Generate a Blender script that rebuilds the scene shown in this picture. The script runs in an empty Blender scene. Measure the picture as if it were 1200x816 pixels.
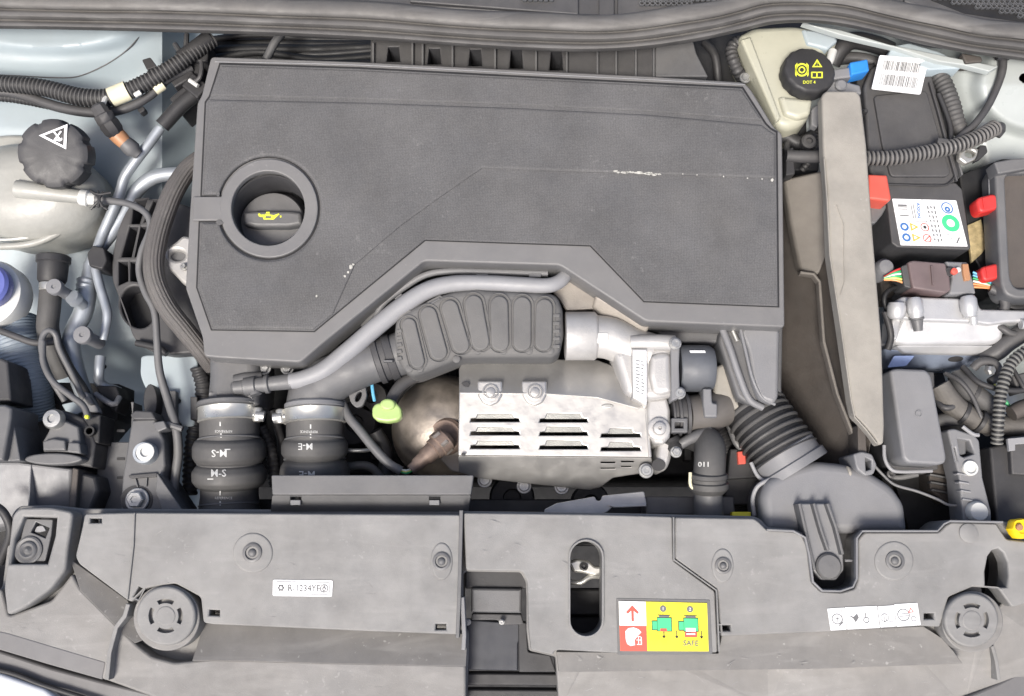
import bpy, bmesh, math, random
from mathutils.bvhtree import BVHTree
from math import sin, cos, pi, radians, sqrt, atan2
from mathutils import Vector, Matrix, noise
from mathutils.geometry import tessellate_polygon
random.seed(7)
SC = bpy.context.scene
COL = SC.collection
# ------------------------------------------------------------------ camera
F = 1100.0
T = radians(12)
CAM = Vector((0, -1.1 * sin(T), 1.1 * cos(T)))
cd = bpy.data.cameras.new("camera"); cam = bpy.data.objects.new("camera", cd); COL.objects.link(cam)
cam.location = CAM; cam.rotation_euler = (T, 0, 0)
cd.sensor_width = 36; cd.lens = 36 * F / 1200; cd.clip_start = 0.01; cd.clip_end = 200
SC.camera = cam
# ------------------------------------------------------------------ world, sun, exposure
SUN_EL, SUN_AZ = radians(58), radians(205)      # azimuth of the sun, clockwise from +Y (rear of the car)
w = bpy.data.worlds.new("World"); SC.world = w; w.use_nodes = True
nt = w.node_tree; bg = nt.nodes["Background"]
sky = nt.nodes.new("ShaderNodeTexSky"); sky.sky_type = 'NISHITA'; sky.sun_disc = False
sky.sun_elevation = SUN_EL; sky.sun_rotation = SUN_AZ; sky.dust_density = 4.0; sky.air_density = 0.7; sky.ozone_density = 0.6
nt.links.new(sky.outputs[0], bg.inputs[0]); bg.inputs[1].default_value = 0.115
sd = bpy.data.lights.new("sun", 'SUN'); sun = bpy.data.objects.new("sun", sd); COL.objects.link(sun)
sd.energy = 2.5; sd.angle = radians(18); sd.color = (1.0, 0.965, 0.91)
dirv = Vector((sin(SUN_AZ) * cos(SUN_EL), cos(SUN_AZ) * cos(SUN_EL), sin(SUN_EL)))
sun.rotation_euler = dirv.to_track_quat('Z', 'Y').to_euler(); sun.location = dirv * 5
SC.view_settings.view_transform = 'Standard'; SC.view_settings.look = 'None'
SC.view_settings.exposure = 0.80; SC.view_settings.gamma = 1; SC.view_settings.use_curve_mapping = False

# ------------------------------------------------------------------ geometry helpers (units of the tracing: photo pixels + height in metres)
ct, st = cos(T), sin(T)
def ray(px, py):
    dx, dy, dz = (px - 600) / F, -(py - 408) / F, -1.0
    return Vector((dx, dy * ct - dz * st, dy * st + dz * ct))
def W(px, py, z):
    d = ray(px, py); return CAM + d * ((z - CAM.z) / d.z)
def S(px, py, z):
    d = ray(px, py); return ((z - CAM.z) / d.z) / F
def pl(a, b, c):
    (x1, y1, z1), (x2, y2, z2), (x3, y3, z3) = a, b, c
    det = (x2 - x1) * (y3 - y1) - (x3 - x1) * (y2 - y1)
    gx = ((z2 - z1) * (y3 - y1) - (z3 - z1) * (y2 - y1)) / det
    gy = ((x2 - x1) * (z3 - z1) - (x3 - x1) * (z2 - z1)) / det
    return lambda x, y: z1 + gx * (x - x1) + gy * (y - y1)
def zf(z): return z if callable(z) else (lambda x, y: z)
def ell(cx, cy, rx, ry=None, n=40, a0=0, a1=360, rot=0):
    ry = rx if ry is None else ry; o = []
    full = abs(a1 - a0) >= 360
    for i in range(n if full else n + 1):
        a = radians(a0 + (a1 - a0) * i / n); x, y = rx * cos(a), ry * sin(a); r = radians(rot)
        o.append((cx + x * cos(r) - y * sin(r), cy + x * sin(r) + y * cos(r)))
    return o
def rect(x0, y0, x1, y1, rot=0):
    cx, cy = (x0 + x1) / 2, (y0 + y1) / 2; r = radians(rot); o = []
    for x, y in ((x0, y0), (x1, y0), (x1, y1), (x0, y1)):
        x -= cx; y -= cy; o.append((cx + x * cos(r) - y * sin(r), cy + x * sin(r) + y * cos(r)))
    return o
def stad(x0, y0, x1, y1, r, n=8):          # capsule from p0 to p1
    a = atan2(y1 - y0, x1 - x0); o = []
    for k in range(n + 1):
        t = a + pi / 2 + pi * k / n; o.append((x0 + r * cos(t), y0 + r * sin(t)))
    for k in range(n + 1):
        t = a - pi / 2 + pi * k / n; o.append((x1 + r * cos(t), y1 + r * sin(t)))
    return o
from mathutils.geometry import delaunay_2d_cdt
def pin(p, L):
    x, y = p; c = False; j = len(L) - 1
    for i in range(len(L)):
        xi, yi = L[i][0], L[i][1]; xj, yj = L[j][0], L[j][1]
        if (yi > y) != (yj > y) and x < (xj - xi) * (y - yi) / (yj - yi) + xi: c = not c
        j = i
    return c
def tri(loops):
    """loops of 2-D tuples (outer, holes...) -> extra points, triangles indexing flattened loops + extra"""
    vs = [Vector((p[0], p[1])) for L in loops for p in L]; es = []; o = 0
    for L in loops: es += [(o + i, o + (i + 1) % len(L)) for i in range(len(L))]; o += len(L)
    V, E, Fc, ov, oe, of = delaunay_2d_cdt(vs, es, [], 0, 1e-5)
    n = len(vs); extra = []; mp = []
    for i, v in enumerate(V):
        if ov[i]: mp.append(ov[i][0])
        else: mp.append(n + len(extra)); extra.append((v.x, v.y))
    fs = []
    for f in Fc:
        c = sum((V[i] for i in f), Vector((0, 0))) / len(f)
        if pin(c, loops[0]) and not any(pin(c, h) for h in loops[1:]):
            g = tuple(mp[i] for i in f)
            if len(set(g)) == 3: fs.append(g)
    return extra, fs
def area(p): return sum(p[i][0] * p[(i + 1) % len(p)][1] - p[(i + 1) % len(p)][0] * p[i][1] for i in range(len(p))) / 2
def fillet(p, r, n=4):
    if r <= 0: return [tuple(q[:2]) for q in p]
    o = []; m = len(p)
    for i in range(m):
        a, b, c = Vector(p[i - 1][:2]), Vector(p[i][:2]), Vector(p[(i + 1) % m][:2])
        rr = p[i][2] if len(p[i]) > 2 else r
        u, v = (a - b), (c - b); lu, lv = u.length, v.length
        if lu < 1e-6 or lv < 1e-6: continue
        u /= lu; v /= lv
        d = min(rr, lu * .45, lv * .45)
        if u.dot(v) < -0.985 or d < .2: o.append(tuple(b)); continue
        q0, q1 = b + u * d, b + v * d
        for k in range(n + 1):
            t = k / n; q = q0 * (1 - t) ** 2 + b * 2 * t * (1 - t) + q1 * t * t; o.append(tuple(q))
    return o
def offs(p, d):                             # inward offset (p counter-clockwise positive area)
    o = []; m = len(p)
    for i in range(m):
        a, b, c = Vector(p[i - 1]), Vector(p[i]), Vector(p[(i + 1) % m])
        u, v = (b - a), (c - b)
        if u.length < 1e-7: u = v
        if v.length < 1e-7: v = u
        u = u.normalized(); v = v.normalized()
        n1, n2 = Vector((-u.y, u.x)), Vector((-v.y, v.x)); s = n1 + n2
        k = max(0.35, (1 + n1.dot(n2)) / 2)
        s = s * (0.5 / k); o.append((b.x + s.x * d, b.y + s.y * d))
    return o
OFF = {}
class G:
    def __init__(s): s.v = []; s.f = []; s.flat = []
    def add(s, vs, fs):
        n = len(s.v); s.v += vs; s.f += [tuple(i + n for i in f) for f in fs]; return s
    def plate(s, pts, z, th=.01, bev=1.0, bz=None, holes=(), r=2, segs=3, bottom=False, hbev=None):
        z = zf(z); P = fillet(pts, r)
        if area(P) < 0: P = P[::-1]
        H = []
        for h in holes:
            h = [tuple(q[:2]) for q in h]
            if area(h) > 0: h = h[::-1]
            H.append(h)
        if bz is None: bz = bev * .001
        rings = []
        loops = [P] + H
        lv = []
        for iL, L in enumerate(loops):
            st_ = []; bv = bev if iL == 0 or hbev is None else hbev
            for k in range(segs + 1):
                if bev <= 0 and k: break
                a = (pi / 2) * k / segs
                q = offs(L, bv * (1 - sin(a))) if bev > 0 else L
                st_.append((q, (bz if iL == 0 or hbev is None else hbev * .001) * (1 - cos(a)) if bev > 0 else 0))
            lv.append(st_)
        # top
        tops = [l[0][0] for l in lv]
        base = len(s.v); ex, fs = tri(tops)
        flat = [W(x, y, z(x, y)) for q in tops for x, y in q]; nf = len(flat)
        s.add(flat + [W(x, y, z(x, y)) for x, y in ex], fs)
        s.flat.append((len(s.f) - len(fs), len(s.f)))
        off = base
        for l in lv:
            m = len(l[0][0]); prev = list(range(off, off + m)); off += m
            for k in range(1, len(l)):
                q, dz = l[k]; b = len(s.v)
                s.v += [W(x, y, z(x, y)) - Vector((0, 0, dz)) for x, y in q]
                cur = list(range(b, b + m))
                s.f += [(prev[i], prev[(i + 1) % m], cur[(i + 1) % m], cur[i]) for i in range(m)]
                prev = cur
            b = len(s.v); s.v += [s.v[i] - Vector((0, 0, th)) for i in prev]; cur = list(range(b, b + m))
            s.f += [(prev[i], prev[(i + 1) % m], cur[(i + 1) % m], cur[i]) for i in range(m)]
            if bottom and len(lv) == 1: s.f.append(tuple(cur))
        return s
    def sweep(s, pts, rad, seg=14, step=.004, corr=None, lobes=None, cap=True, flat=None):
        """pts (px,py,z); rad px or list; corr=(pitch m, amp)"""
        w_ = [W(*p) for p in pts]; n = len(w_)
        if not isinstance(rad, (list, tuple)): rad = [rad] * n
        R = [rad[i] * S(*pts[i]) for i in range(n)]
        if n > 2:
            C = [w_[0] * 2 - w_[1]] + w_ + [w_[-1] * 2 - w_[-2]]; path = []; rr = []
            for i in range(n - 1):
                p0, p1, p2, p3 = C[i:i + 4]
                L = (p2 - p1).length; k = max(3, int(L / .003))
                for j in range(k):
                    t = j / k
                    path.append(0.5 * ((2 * p1) + (-p0 + p2) * t + (2 * p0 - 5 * p1 + 4 * p2 - p3) * t * t + (-p0 + 3 * p1 - 3 * p2 + p3) * t ** 3))
                    tt = t * t * (3 - 2 * t); rr.append(R[i] * (1 - tt) + R[i + 1] * tt)
            path.append(w_[-1]); rr.append(R[-1])
        else: path = w_; rr = R
        # resample
        cum = [0]
        for i in range(1, len(path)): cum.append(cum[-1] + (path[i] - path[i - 1]).length)
        L = cum[-1]
        if corr: step = corr[0] / 6
        m = max(2, int(L / step)); q = []; qr = []; qs = []
        j = 0
        for i in range(m + 1):
            d = L * i / m
            while j < len(cum) - 2 and cum[j + 1] < d: j += 1
            t = (d - cum[j]) / max(1e-9, cum[j + 1] - cum[j]); t = min(1, t)
            q.append(path[j].lerp(path[j + 1], t)); qr.append(rr[j] * (1 - t) + rr[j + 1] * t); qs.append(d)
        T0 = (q[1] - q[0]).normalized(); up = Vector((0, 0, 1))
        if abs(T0.dot(up)) > .95: up = Vector((0, 1, 0))
        N = (up - T0 * up.dot(T0)).normalized(); rings = []
        for i in range(m + 1):
            t = (q[min(m, i + 1)] - q[max(0, i - 1)]).normalized()
            N = (N - t * N.dot(t)).normalized(); B = t.cross(N)
            r = qr[i]
            if corr:
                ph = 2 * pi * qs[i] / corr[0]; wv = sin(ph); wv = math.copysign(abs(wv) ** .45, wv)
                r *= 1 + corr[1] * wv
            ring = []
            for k in range(seg):
                a = 2 * pi * k / seg; ra = r
                if lobes: ra = r * (1 + lobes[1] * abs(sin(a * lobes[0] / 2)))
                ring.append(q[i] + (N * cos(a) * (flat or 1) + B * sin(a)) * ra)
            rings.append(ring)
        b = len(s.v)
        for ring in rings: s.v += ring
        for i in range(m):
            for k in range(seg):
                s.f.append((b + i * seg + k, b + i * seg + (k + 1) % seg, b + (i + 1) * seg + (k + 1) % seg, b + (i + 1) * seg + k))
        if cap:
            s.f.append(tuple(b + k for k in range(seg))); s.f.append(tuple(b + m * seg + k for k in range(seg)))
        return s
    def lathe(s, c, prof, axis=(0, 0, 1), seg=32, gear=None, cap=True):
        """c px point; prof [(r px, h m)] along axis"""
        o = W(*c); sc = S(*c); A = Vector(axis).normalized(); up = Vector((1, 0, 0))
        if abs(A.dot(up)) > .9: up = Vector((0, 1, 0))
        N = (up - A * up.dot(A)).normalized(); B = A.cross(N); b = len(s.v)
        for r, h in prof:
            for k in range(seg):
                a = 2 * pi * k / seg; ra = r * sc
                if gear and r > 1: ra *= 1 + gear[1] * (1 if (cos(a * gear[0]) > (gear[2] if len(gear) > 2 else 0)) else -1)
                s.v.append(o + A * h + (N * cos(a) + B * sin(a)) * ra)
        m = len(prof)
        for i in range(m - 1):
            for k in range(seg):
                s.f.append((b + i * seg + k, b + i * seg + (k + 1) % seg, b + (i + 1) * seg + (k + 1) % seg, b + (i + 1) * seg + k))
        if cap and prof[-1][0] > .01: s.f.append(tuple(b + (m - 1) * seg + k for k in range(seg)))
        if cap and prof[0][0] > .01: s.f.append(tuple(b + k for k in range(seg)))
        return s
    def rod(s, p0, p1, prof, seg=20):
        """prof [(t, r px)] along p0->p1"""
        a, b_ = W(*p0), W(*p1); L = (b_ - a).length
        return s.lathe(p0, [(r, t * L) for t, r in prof], axis=(b_ - a), seg=seg)
    def sheet(s, x0, x1, y0, y1, z, step=6, mask=None):
        xs = [x0 + (x1 - x0) * i / max(1, round((x1 - x0) / step)) for i in range(round((x1 - x0) / step) + 1)]
        ys = [y0 + (y1 - y0) * i / max(1, round((y1 - y0) / step)) for i in range(round((y1 - y0) / step) + 1)]
        b = len(s.v); nx = len(xs)
        for y in ys:
            for x in xs: s.v.append(W(x, y, z(x, y)))
        for j in range(len(ys) - 1):
            for i in range(nx - 1):
                if mask and not mask((xs[i] + xs[i + 1]) / 2, (ys[j] + ys[j + 1]) / 2): continue
                s.f.append((b + j * nx + i, b + j * nx + i + 1, b + (j + 1) * nx + i + 1, b + (j + 1) * nx + i))
        return s
    def flatpoly(s, pts, z, holes=()):
        z = zf(z)
        loops = [list(pts)] + [list(h) for h in holes]; ex, fs = tri(loops)
        return s.add([W(x, y, z(x, y)) for L in loops + [ex] for x, y in L], fs)
    def text(s, t, cx, cy, z, size, rot=0, sx=1, bold=0):
        z = zf(z)
        c = bpy.data.curves.new('t', 'FONT'); c.body = t; c.align_x = 'CENTER'; c.align_y = 'CENTER'; c.size = 1; c.resolution_u = 2; c.offset = bold
        o = bpy.data.objects.new('t', c); COL.objects.link(o)
        me = bpy.data.meshes.new_from_object(o); r = radians(rot); v = []
        for q in me.vertices:
            x, y = q.co.x * size * sx, -q.co.y * size
            X, Y = cx + x * cos(r) - y * sin(r), cy + x * sin(r) + y * cos(r); v.append(W(X, Y, z(X, Y)))
        s.add(v, [tuple(p.vertices) for p in me.polygons])
        bpy.data.objects.remove(o); bpy.data.curves.remove(c); bpy.data.meshes.remove(me)
        return s
    def stick(s, b0, bvh, lift=.0007):      # lay the print added since vertex b0 onto a curved surface
        for i in range(b0, len(s.v)):
            d = (s.v[i] - CAM).normalized(); h = bvh.ray_cast(CAM, d)
            if h[0] is not None: s.v[i] = h[0] - d * lift
        return s
    def build(s, name, m, parent=None, label=None, cat=None, group=None, kind=None, ang=38):
        lo = Vector([min(v[i] for v in s.v) for i in range(3)]); hi = Vector([max(v[i] for v in s.v) for i in range(3)])
        base = Vector(((lo.x + hi.x) / 2, (lo.y + hi.y) / 2, lo.z))
        me = bpy.data.meshes.new(name); me.from_pydata([v - base for v in s.v], [], s.f)
        bm = bmesh.new(); bm.from_mesh(me); bmesh.ops.recalc_face_normals(bm, faces=bm.faces); bm.to_mesh(me); bm.free()
        me.shade_smooth()
        me.set_sharp_from_angle(angle=radians(ang))
        for a_, b_ in s.flat:
            for i in range(a_, b_): me.polygons[i].use_smooth = False
        me.materials.append(m)
        o = bpy.data.objects.new(name, me); COL.objects.link(o)
        if parent: o.parent = parent; o.location = base - OFF[parent.name]
        else: o.location = base
        OFF[o.name] = base
        if label: o['label'] = label
        if cat: o['category'] = cat
        if group: o['group'] = group
        if kind: o['kind'] = kind
        return o
def thing(name, label, cat, p, group=None):
    o = bpy.data.objects.new(name, None); COL.objects.link(o); o.empty_display_size = .02
    o.location = W(*p); OFF[o.name] = W(*p); o['label'] = label; o['category'] = cat
    if group: o['group'] = group
    return o
def conduit(pts, r, pitch, amp, m, t, name='conduit_tube', seg=18):
    G().sweep(pts, r, seg=seg, corr=(pitch, amp)).build(name, m, t)
    rr = [q * (1 - .15 * amp) for q in r] if isinstance(r, (list, tuple)) else r * (1 - .15 * amp)
    return G().sweep(pts, rr, seg=seg).build('groove_shade', M['blackd'], t)  # black core tube fills the troughs, standing in for shade in the grooves
def PT(parent, name, m, **k):      # part made of one plate
    lab = k.pop('label', None); pts = k.pop('pts'); z = k.pop('z')
    return G().plate(pts, z, **k).build(name, m, parent, label=lab)
# ------------------------------------------------------------------ materials
def srgb(h):
    c = [int(h[i:i + 2], 16) / 255 for i in (0, 2, 4)]
    return tuple((x / 12.92 if x < .04045 else ((x + .055) / 1.055) ** 2.4) for x in c)
def mat(name, col, rough=.55, metal=0, var=.18, vscale=25, dust=.0, dustcol=(.30, .28, .25), bump=.15, bscale=900, spec=.5, trans=0, aniso=None, tex=None, emis=None, scratch=0, speck=0):
    m = bpy.data.materials.new(name); m.use_nodes = True; t = m.node_tree; N, L = t.nodes, t.links
    b = N['Principled BSDF']; b.inputs['Metallic'].default_value = metal; b.inputs['Roughness'].default_value = rough
    b.inputs['Specular IOR Level'].default_value = spec
    if trans: b.inputs['Transmission Weight'].default_value = trans
    g = N.new('ShaderNodeNewGeometry')
    n1 = N.new('ShaderNodeTexNoise'); n1.inputs['Scale'].default_value = vscale; n1.inputs['Detail'].default_value = 6; n1.inputs['Roughness'].default_value = .62
    L.new(g.outputs['Position'], n1.inputs['Vector'])
    mr = N.new('ShaderNodeMapRange'); mr.inputs[1].default_value = .3; mr.inputs[2].default_value = .7; mr.inputs[3].default_value = 1 - var; mr.inputs[4].default_value = 1 + var
    L.new(n1.outputs[0], mr.inputs[0])
    mx = N.new('ShaderNodeMix'); mx.data_type = 'RGBA'; mx.blend_type = 'MULTIPLY'; mx.inputs[0].default_value = 1
    mx.inputs[6].default_value = (*col, 1); L.new(mr.outputs[0], mx.inputs[7]); out = mx.outputs[2]
    if scratch:
        mp = N.new('ShaderNodeMapping'); mp.inputs['Scale'].default_value = (9, 42, 30); mp.inputs['Rotation'].default_value = (0, 0, .12)
        L.new(g.outputs['Position'], mp.inputs[0])
        ns = N.new('ShaderNodeTexNoise'); ns.inputs['Scale'].default_value = 1; ns.inputs['Detail'].default_value = 5; ns.inputs['Distortion'].default_value = 1.2; L.new(mp.outputs[0], ns.inputs['Vector'])
        sr = N.new('ShaderNodeMapRange'); sr.inputs[1].default_value = .52; sr.inputs[2].default_value = .78; sr.inputs[3].default_value = 0; sr.inputs[4].default_value = scratch; L.new(ns.outputs[0], sr.inputs[0])
        m3 = N.new('ShaderNodeMix'); m3.data_type = 'RGBA'; L.new(sr.outputs[0], m3.inputs[0]); L.new(out, m3.inputs[6]); m3.inputs[7].default_value = (.42, .41, .39, 1); out = m3.outputs[2]
    if speck:
        ns = N.new('ShaderNodeTexNoise'); ns.inputs['Scale'].default_value = 170; ns.inputs['Detail'].default_value = 2; L.new(g.outputs['Position'], ns.inputs['Vector'])
        nb = N.new('ShaderNodeTexNoise'); nb.inputs['Scale'].default_value = 14; nb.inputs['Detail'].default_value = 4; L.new(g.outputs['Position'], nb.inputs['Vector'])
        ad = N.new('ShaderNodeMath'); ad.operation = 'MULTIPLY_ADD'; ad.inputs[1].default_value = .55; L.new(nb.outputs[0], ad.inputs[0]); L.new(ns.outputs[0], ad.inputs[2])
        sr = N.new('ShaderNodeMapRange'); sr.inputs[1].default_value = .97; sr.inputs[2].default_value = 1.08; sr.inputs[3].default_value = 0; sr.inputs[4].default_value = speck; L.new(ad.outputs[0], sr.inputs[0])
        m4 = N.new('ShaderNodeMix'); m4.data_type = 'RGBA'; L.new(sr.outputs[0], m4.inputs[0]); L.new(out, m4.inputs[6]); m4.inputs[7].default_value = (.45, .44, .42, 1); out = m4.outputs[2]
    if dust:
        n2 = N.new('ShaderNodeTexNoise'); n2.inputs['Scale'].default_value = 9; n2.inputs['Detail'].default_value = 8; n2.inputs['Roughness'].default_value = .7
        L.new(g.outputs['Position'], n2.inputs['Vector'])
        d1 = N.new('ShaderNodeMapRange'); d1.inputs[1].default_value = .35; d1.inputs[2].default_value = .75; d1.inputs[3].default_value = dust * .35; d1.inputs[4].default_value = dust
        L.new(n2.outputs[0], d1.inputs[0])
        sp = N.new('ShaderNodeSeparateXYZ'); L.new(g.outputs['True Normal'], sp.inputs[0])
        ab = N.new('ShaderNodeMath'); ab.operation = 'ABSOLUTE'; L.new(sp.outputs[2], ab.inputs[0])
        mu = N.new('ShaderNodeMath'); mu.operation = 'MULTIPLY'; L.new(ab.outputs[0], mu.inputs[0]); L.new(d1.outputs[0], mu.inputs[1])
        m2 = N.new('ShaderNodeMix'); m2.data_type = 'RGBA'; L.new(mu.outputs[0], m2.inputs[0]); L.new(out, m2.inputs[6]); m2.inputs[7].default_value = (*dustcol, 1); out = m2.outputs[2]
    L.new(out, b.inputs['Base Color'])
    rr = N.new('ShaderNodeMapRange'); rr.inputs[1].default_value = .3; rr.inputs[2].default_value = .7; rr.inputs[3].default_value = max(.05, rough - .1); rr.inputs[4].default_value = min(1, rough + .12)
    n4 = N.new('ShaderNodeTexNoise'); n4.inputs['Scale'].default_value = 60; n4.inputs['Detail'].default_value = 4; L.new(g.outputs['Position'], n4.inputs['Vector'])
    L.new(n4.outputs[0], rr.inputs[0]); L.new(rr.outputs[0], b.inputs['Roughness'])
    if bump:
        bp = N.new('ShaderNodeBump'); bp.inputs['Strength'].default_value = bump; bp.inputs['Distance'].default_value = .001
        if tex == 'weave':
            mp = N.new('ShaderNodeMapping'); mp.inputs['Rotation'].default_value = (0, 0, .03); L.new(g.outputs['Position'], mp.inputs[0])
            v = N.new('ShaderNodeTexVoronoi'); v.inputs['Scale'].default_value = bscale; v.inputs['Randomness'].default_value = .35; L.new(mp.outputs[0], v.inputs['Vector']); h = v.outputs['Distance']
            sp2 = N.new('ShaderNodeMapRange'); sp2.inputs[1].default_value = 0; sp2.inputs[2].default_value = .7; sp2.inputs[3].default_value = 1.18; sp2.inputs[4].default_value = .74; L.new(h, sp2.inputs[0])
            m5 = N.new('ShaderNodeMix'); m5.data_type = 'RGBA'; m5.blend_type = 'MULTIPLY'; m5.inputs[0].default_value = 1; L.new(out, m5.inputs[6]); L.new(sp2.outputs[0], m5.inputs[7]); L.new(m5.outputs[2], b.inputs['Base Color'])
            bp.invert = True
        elif tex == 'ribs':
            v = N.new('ShaderNodeTexWave'); v.inputs['Scale'].default_value = bscale; v.bands_direction = 'Y'; v.inputs['Distortion'].default_value = .4; L.new(g.outputs['Position'], v.inputs['Vector']); h = v.outputs[0]
        else:
            v = N.new('ShaderNodeTexNoise'); v.inputs['Scale'].default_value = bscale; v.inputs['Detail'].default_value = 3; L.new(g.outputs['Position'], v.inputs['Vector']); h = v.outputs[0]
        L.new(h, bp.inputs['Height']); L.new(bp.outputs[0], b.inputs['Normal'])
    if trans == 0 and metal == 0: b.inputs['Subsurface Weight'].default_value = 0
    return m
M = dict(
    slam=mat("dusty_grey_plastic", (.165, .164, .161), .62, dust=.42, scratch=.2, speck=.2, bump=.25, bscale=1300, var=.26, vscale=16, dustcol=(.34, .325, .30)),
    slope=mat('shaded_scraped_plastic', (.130, .127, .123), .62, dust=.38, scratch=.30, speck=.5, bump=.2, bscale=1300, var=.2),  # scraped plastic, base darkened to carry the shade of the channel
    taupe=mat('taupe_plastic', (.115, .104, .092), .65, dust=.3, dustcol=(.3, .27, .22), bump=.25),
    slamlow=mat('scuffed_grey_plastic', (.155, .152, .148), .62, dust=.42, scratch=.24, speck=.25, bump=.25, bscale=1300, var=.28, vscale=14),
    bumper=mat('smooth_grey_plastic', (.12, .118, .12), .5, dust=.2, bump=.12, bscale=1600, var=.08),
    frame=mat('cover_frame_plastic', (.130, .129, .130), .5, speck=.15, dust=.26, bump=.2, bscale=1800, var=.07),
    fabric=mat('cover_textured_foam', (.092, .092, .095), .8, dust=.2, bump=.35, bscale=520, var=.2, vscale=11, tex='weave', speck=.12, spec=.3),
    black=mat('black_plastic', (.024, .024, .026), .5, spec=.4, dust=.09, bump=.15),
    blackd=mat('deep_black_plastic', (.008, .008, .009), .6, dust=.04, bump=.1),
    dark=mat('dark_grey_plastic', (.042, .042, .045), .52, spec=.4, dust=.18, bump=.2),
    mid=mat('mid_grey_plastic', (.085, .087, .092), .5, dust=.3, bump=.2),
    light=mat('light_grey_plastic', (.165, .167, .175), .5, dust=.25, bump=.2, var=.08),
    pale=mat('pale_grey_hose', (.25, .252, .262), .5, dust=.3, bump=.2, var=.08),
    rubber=mat("rubber", (.048, .048, .049), .58, spec=.4, dust=.24, bump=.25, bscale=1200),
    seal=mat('seal_rubber', (.06, .058, .057), .6, dust=.4, bump=.25, bscale=1000, scratch=.2),
    paintb=mat('pale_blue_body_paint', (.35, .415, .445), .45, dust=.3, bump=.03, var=.08, vscale=8),
    paintw=mat('white_body_paint', (.37, .40, .39), .35, dust=.25, bump=.03, var=.1, vscale=8),
    paintc=mat('white_bonnet_paint', (.72, .73, .74), .2, bump=0, var=.03),
    alu=mat('cast_aluminium', (.46, .45, .435), .5, metal=.45, bump=.35, bscale=700, var=.12, dust=.25, dustcol=(.5, .47, .43)),
    alup=mat('aluminium_pipe', (.38, .41, .44), .48, metal=.55, bump=.1, var=.1, dust=.15),
    shield=mat('heat_shield_sheet', (.47, .46, .44), .40, metal=.72, bump=.25, bscale=90, var=.05, dust=.25, dustcol=(.5, .47, .42)),
    steel=mat('zinc_steel', (.38, .38, .37), .42, metal=.7, bump=.15, var=.15),
    band=mat('clamp_band', (.55, .54, .50), .36, metal=.7, bump=.05, var=.1),
    cat=mat('heat_stained_steel', (.38, .33, .28), .45, metal=.7, bump=.25, bscale=300, var=.35, vscale=30, dust=.25),
    rust=mat('browned_steel', (.21, .155, .125), .6, metal=.4, bump=.3, var=.35, vscale=60),
    tan=mat('beige_shield_sheet', (.31, .28, .245), .55, metal=.3, bump=.3, bscale=500, var=.2, dust=.2),
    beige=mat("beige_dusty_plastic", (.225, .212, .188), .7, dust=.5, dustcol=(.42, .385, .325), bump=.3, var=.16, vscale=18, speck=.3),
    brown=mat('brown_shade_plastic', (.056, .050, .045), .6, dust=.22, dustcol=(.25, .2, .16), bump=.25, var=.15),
    tank=mat('translucent_tank', (.31, .31, .285), .4, dust=.25, bump=.6, bscale=90, var=.1, dustcol=(.45, .42, .36)),
    cream=mat('cream_tank', (.42, .415, .33), .35, bump=.1, var=.1, vscale=12, dust=.1),
    white=mat('white_plastic', (.6, .6, .57), .4, bump=.08, var=.06, dust=.12),
    ecu=mat('silver_white_casting', (.50, .50, .50), .42, metal=.4, bump=.2, bscale=500, var=.07, dust=.12),
    ecub=mat('blue_grey_casting', (.26, .30, .38), .35, metal=.5, bump=.2, bscale=500, var=.1),
    pwhite=mat('sticker_white', (.80, .80, .80), .45, bump=0, var=.02),
    pyel=mat('sticker_yellow', (.80, .70, .03), .45, bump=0, var=.03),
    pred=mat('sticker_red', (.72, .09, .06), .45, bump=0, var=.03),
    pgreen=mat('sticker_green', (.06, .55, .22), .45, bump=0, var=.03),
    pblack=mat('print_black', (.03, .03, .03), .5, bump=0, var=.02),
    pgrey=mat('print_grey', (.14, .14, .14), .5, bump=0, var=.02),
    pblue=mat('print_blue', (.05, .15, .38), .5, bump=0, var=.02),
    pamber=mat('print_amber', (.62, .38, .06), .5, bump=0, var=.02),
    pyg=mat('print_yellow_green', (.72, .75, .06), .5, bump=0, var=.02),
    bluecap=mat('blue_plastic_cap', (.11, .13, .36), .35, bump=.05, var=.05),
    bluetag=mat('blue_tag', (.03, .22, .62), .4, bump=.05),
    pprint=mat('worn_white_print', (.48, .48, .46), .6, bump=0, var=.3, vscale=400), red=mat('red_plastic', (.50, .022, .02), .5, dust=.08, bump=.1, var=.05),
    redb=mat('faded_red_plastic', (.60, .10, .07), .45, bump=.1, var=.06),
    lime=mat('lime_plastic', (.36, .48, .17), .4, bump=.08, var=.06),
    yellow=mat('yellow_cap_plastic', (.80, .55, .01), .35, bump=.05),
    orange=mat('orange_plastic', (.36, .18, .09), .5, bump=.1),
    tape=mat('cream_tape', (.68, .64, .46), .6, bump=.2),
    gold=mat('gold_foil', (.62, .50, .27), .4, metal=.5, bump=.5, bscale=200, var=.3, vscale=120),
    maroon=mat('purple_brown_plastic', (.12, .085, .085), .5, dust=.15, bump=.1),
    duct=mat('ribbed_pale_duct', (.21, .26, .31), .5, dust=.3, bump=.1),
    wgreen=mat('green_wire', (.03, .35, .12), .4, bump=0), wwhite=mat('white_wire', (.7, .7, .62), .4, bump=0),
    wred=mat('red_wire', (.5, .04, .04), .4, bump=0), wblue=mat('blue_wire', (.12, .4, .6), .4, bump=0), wor=mat('orange_wire', (.7, .3, .12), .4, bump=0), wyel=mat('yellow_wire', (.65, .65, .15), .4, bump=0),
    quilt=mat('grey_moulded_wrap', (.105, .105, .105), .75, spec=.3, dust=.3, bump=.3, bscale=800, var=.12),
    floor=mat('grimy_black_floor', (.012, .012, .013), .7, bump=.2),
    louver=mat('recess_metal', (.20, .20, .19), .4, metal=.7, bump=.2),
)
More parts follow.
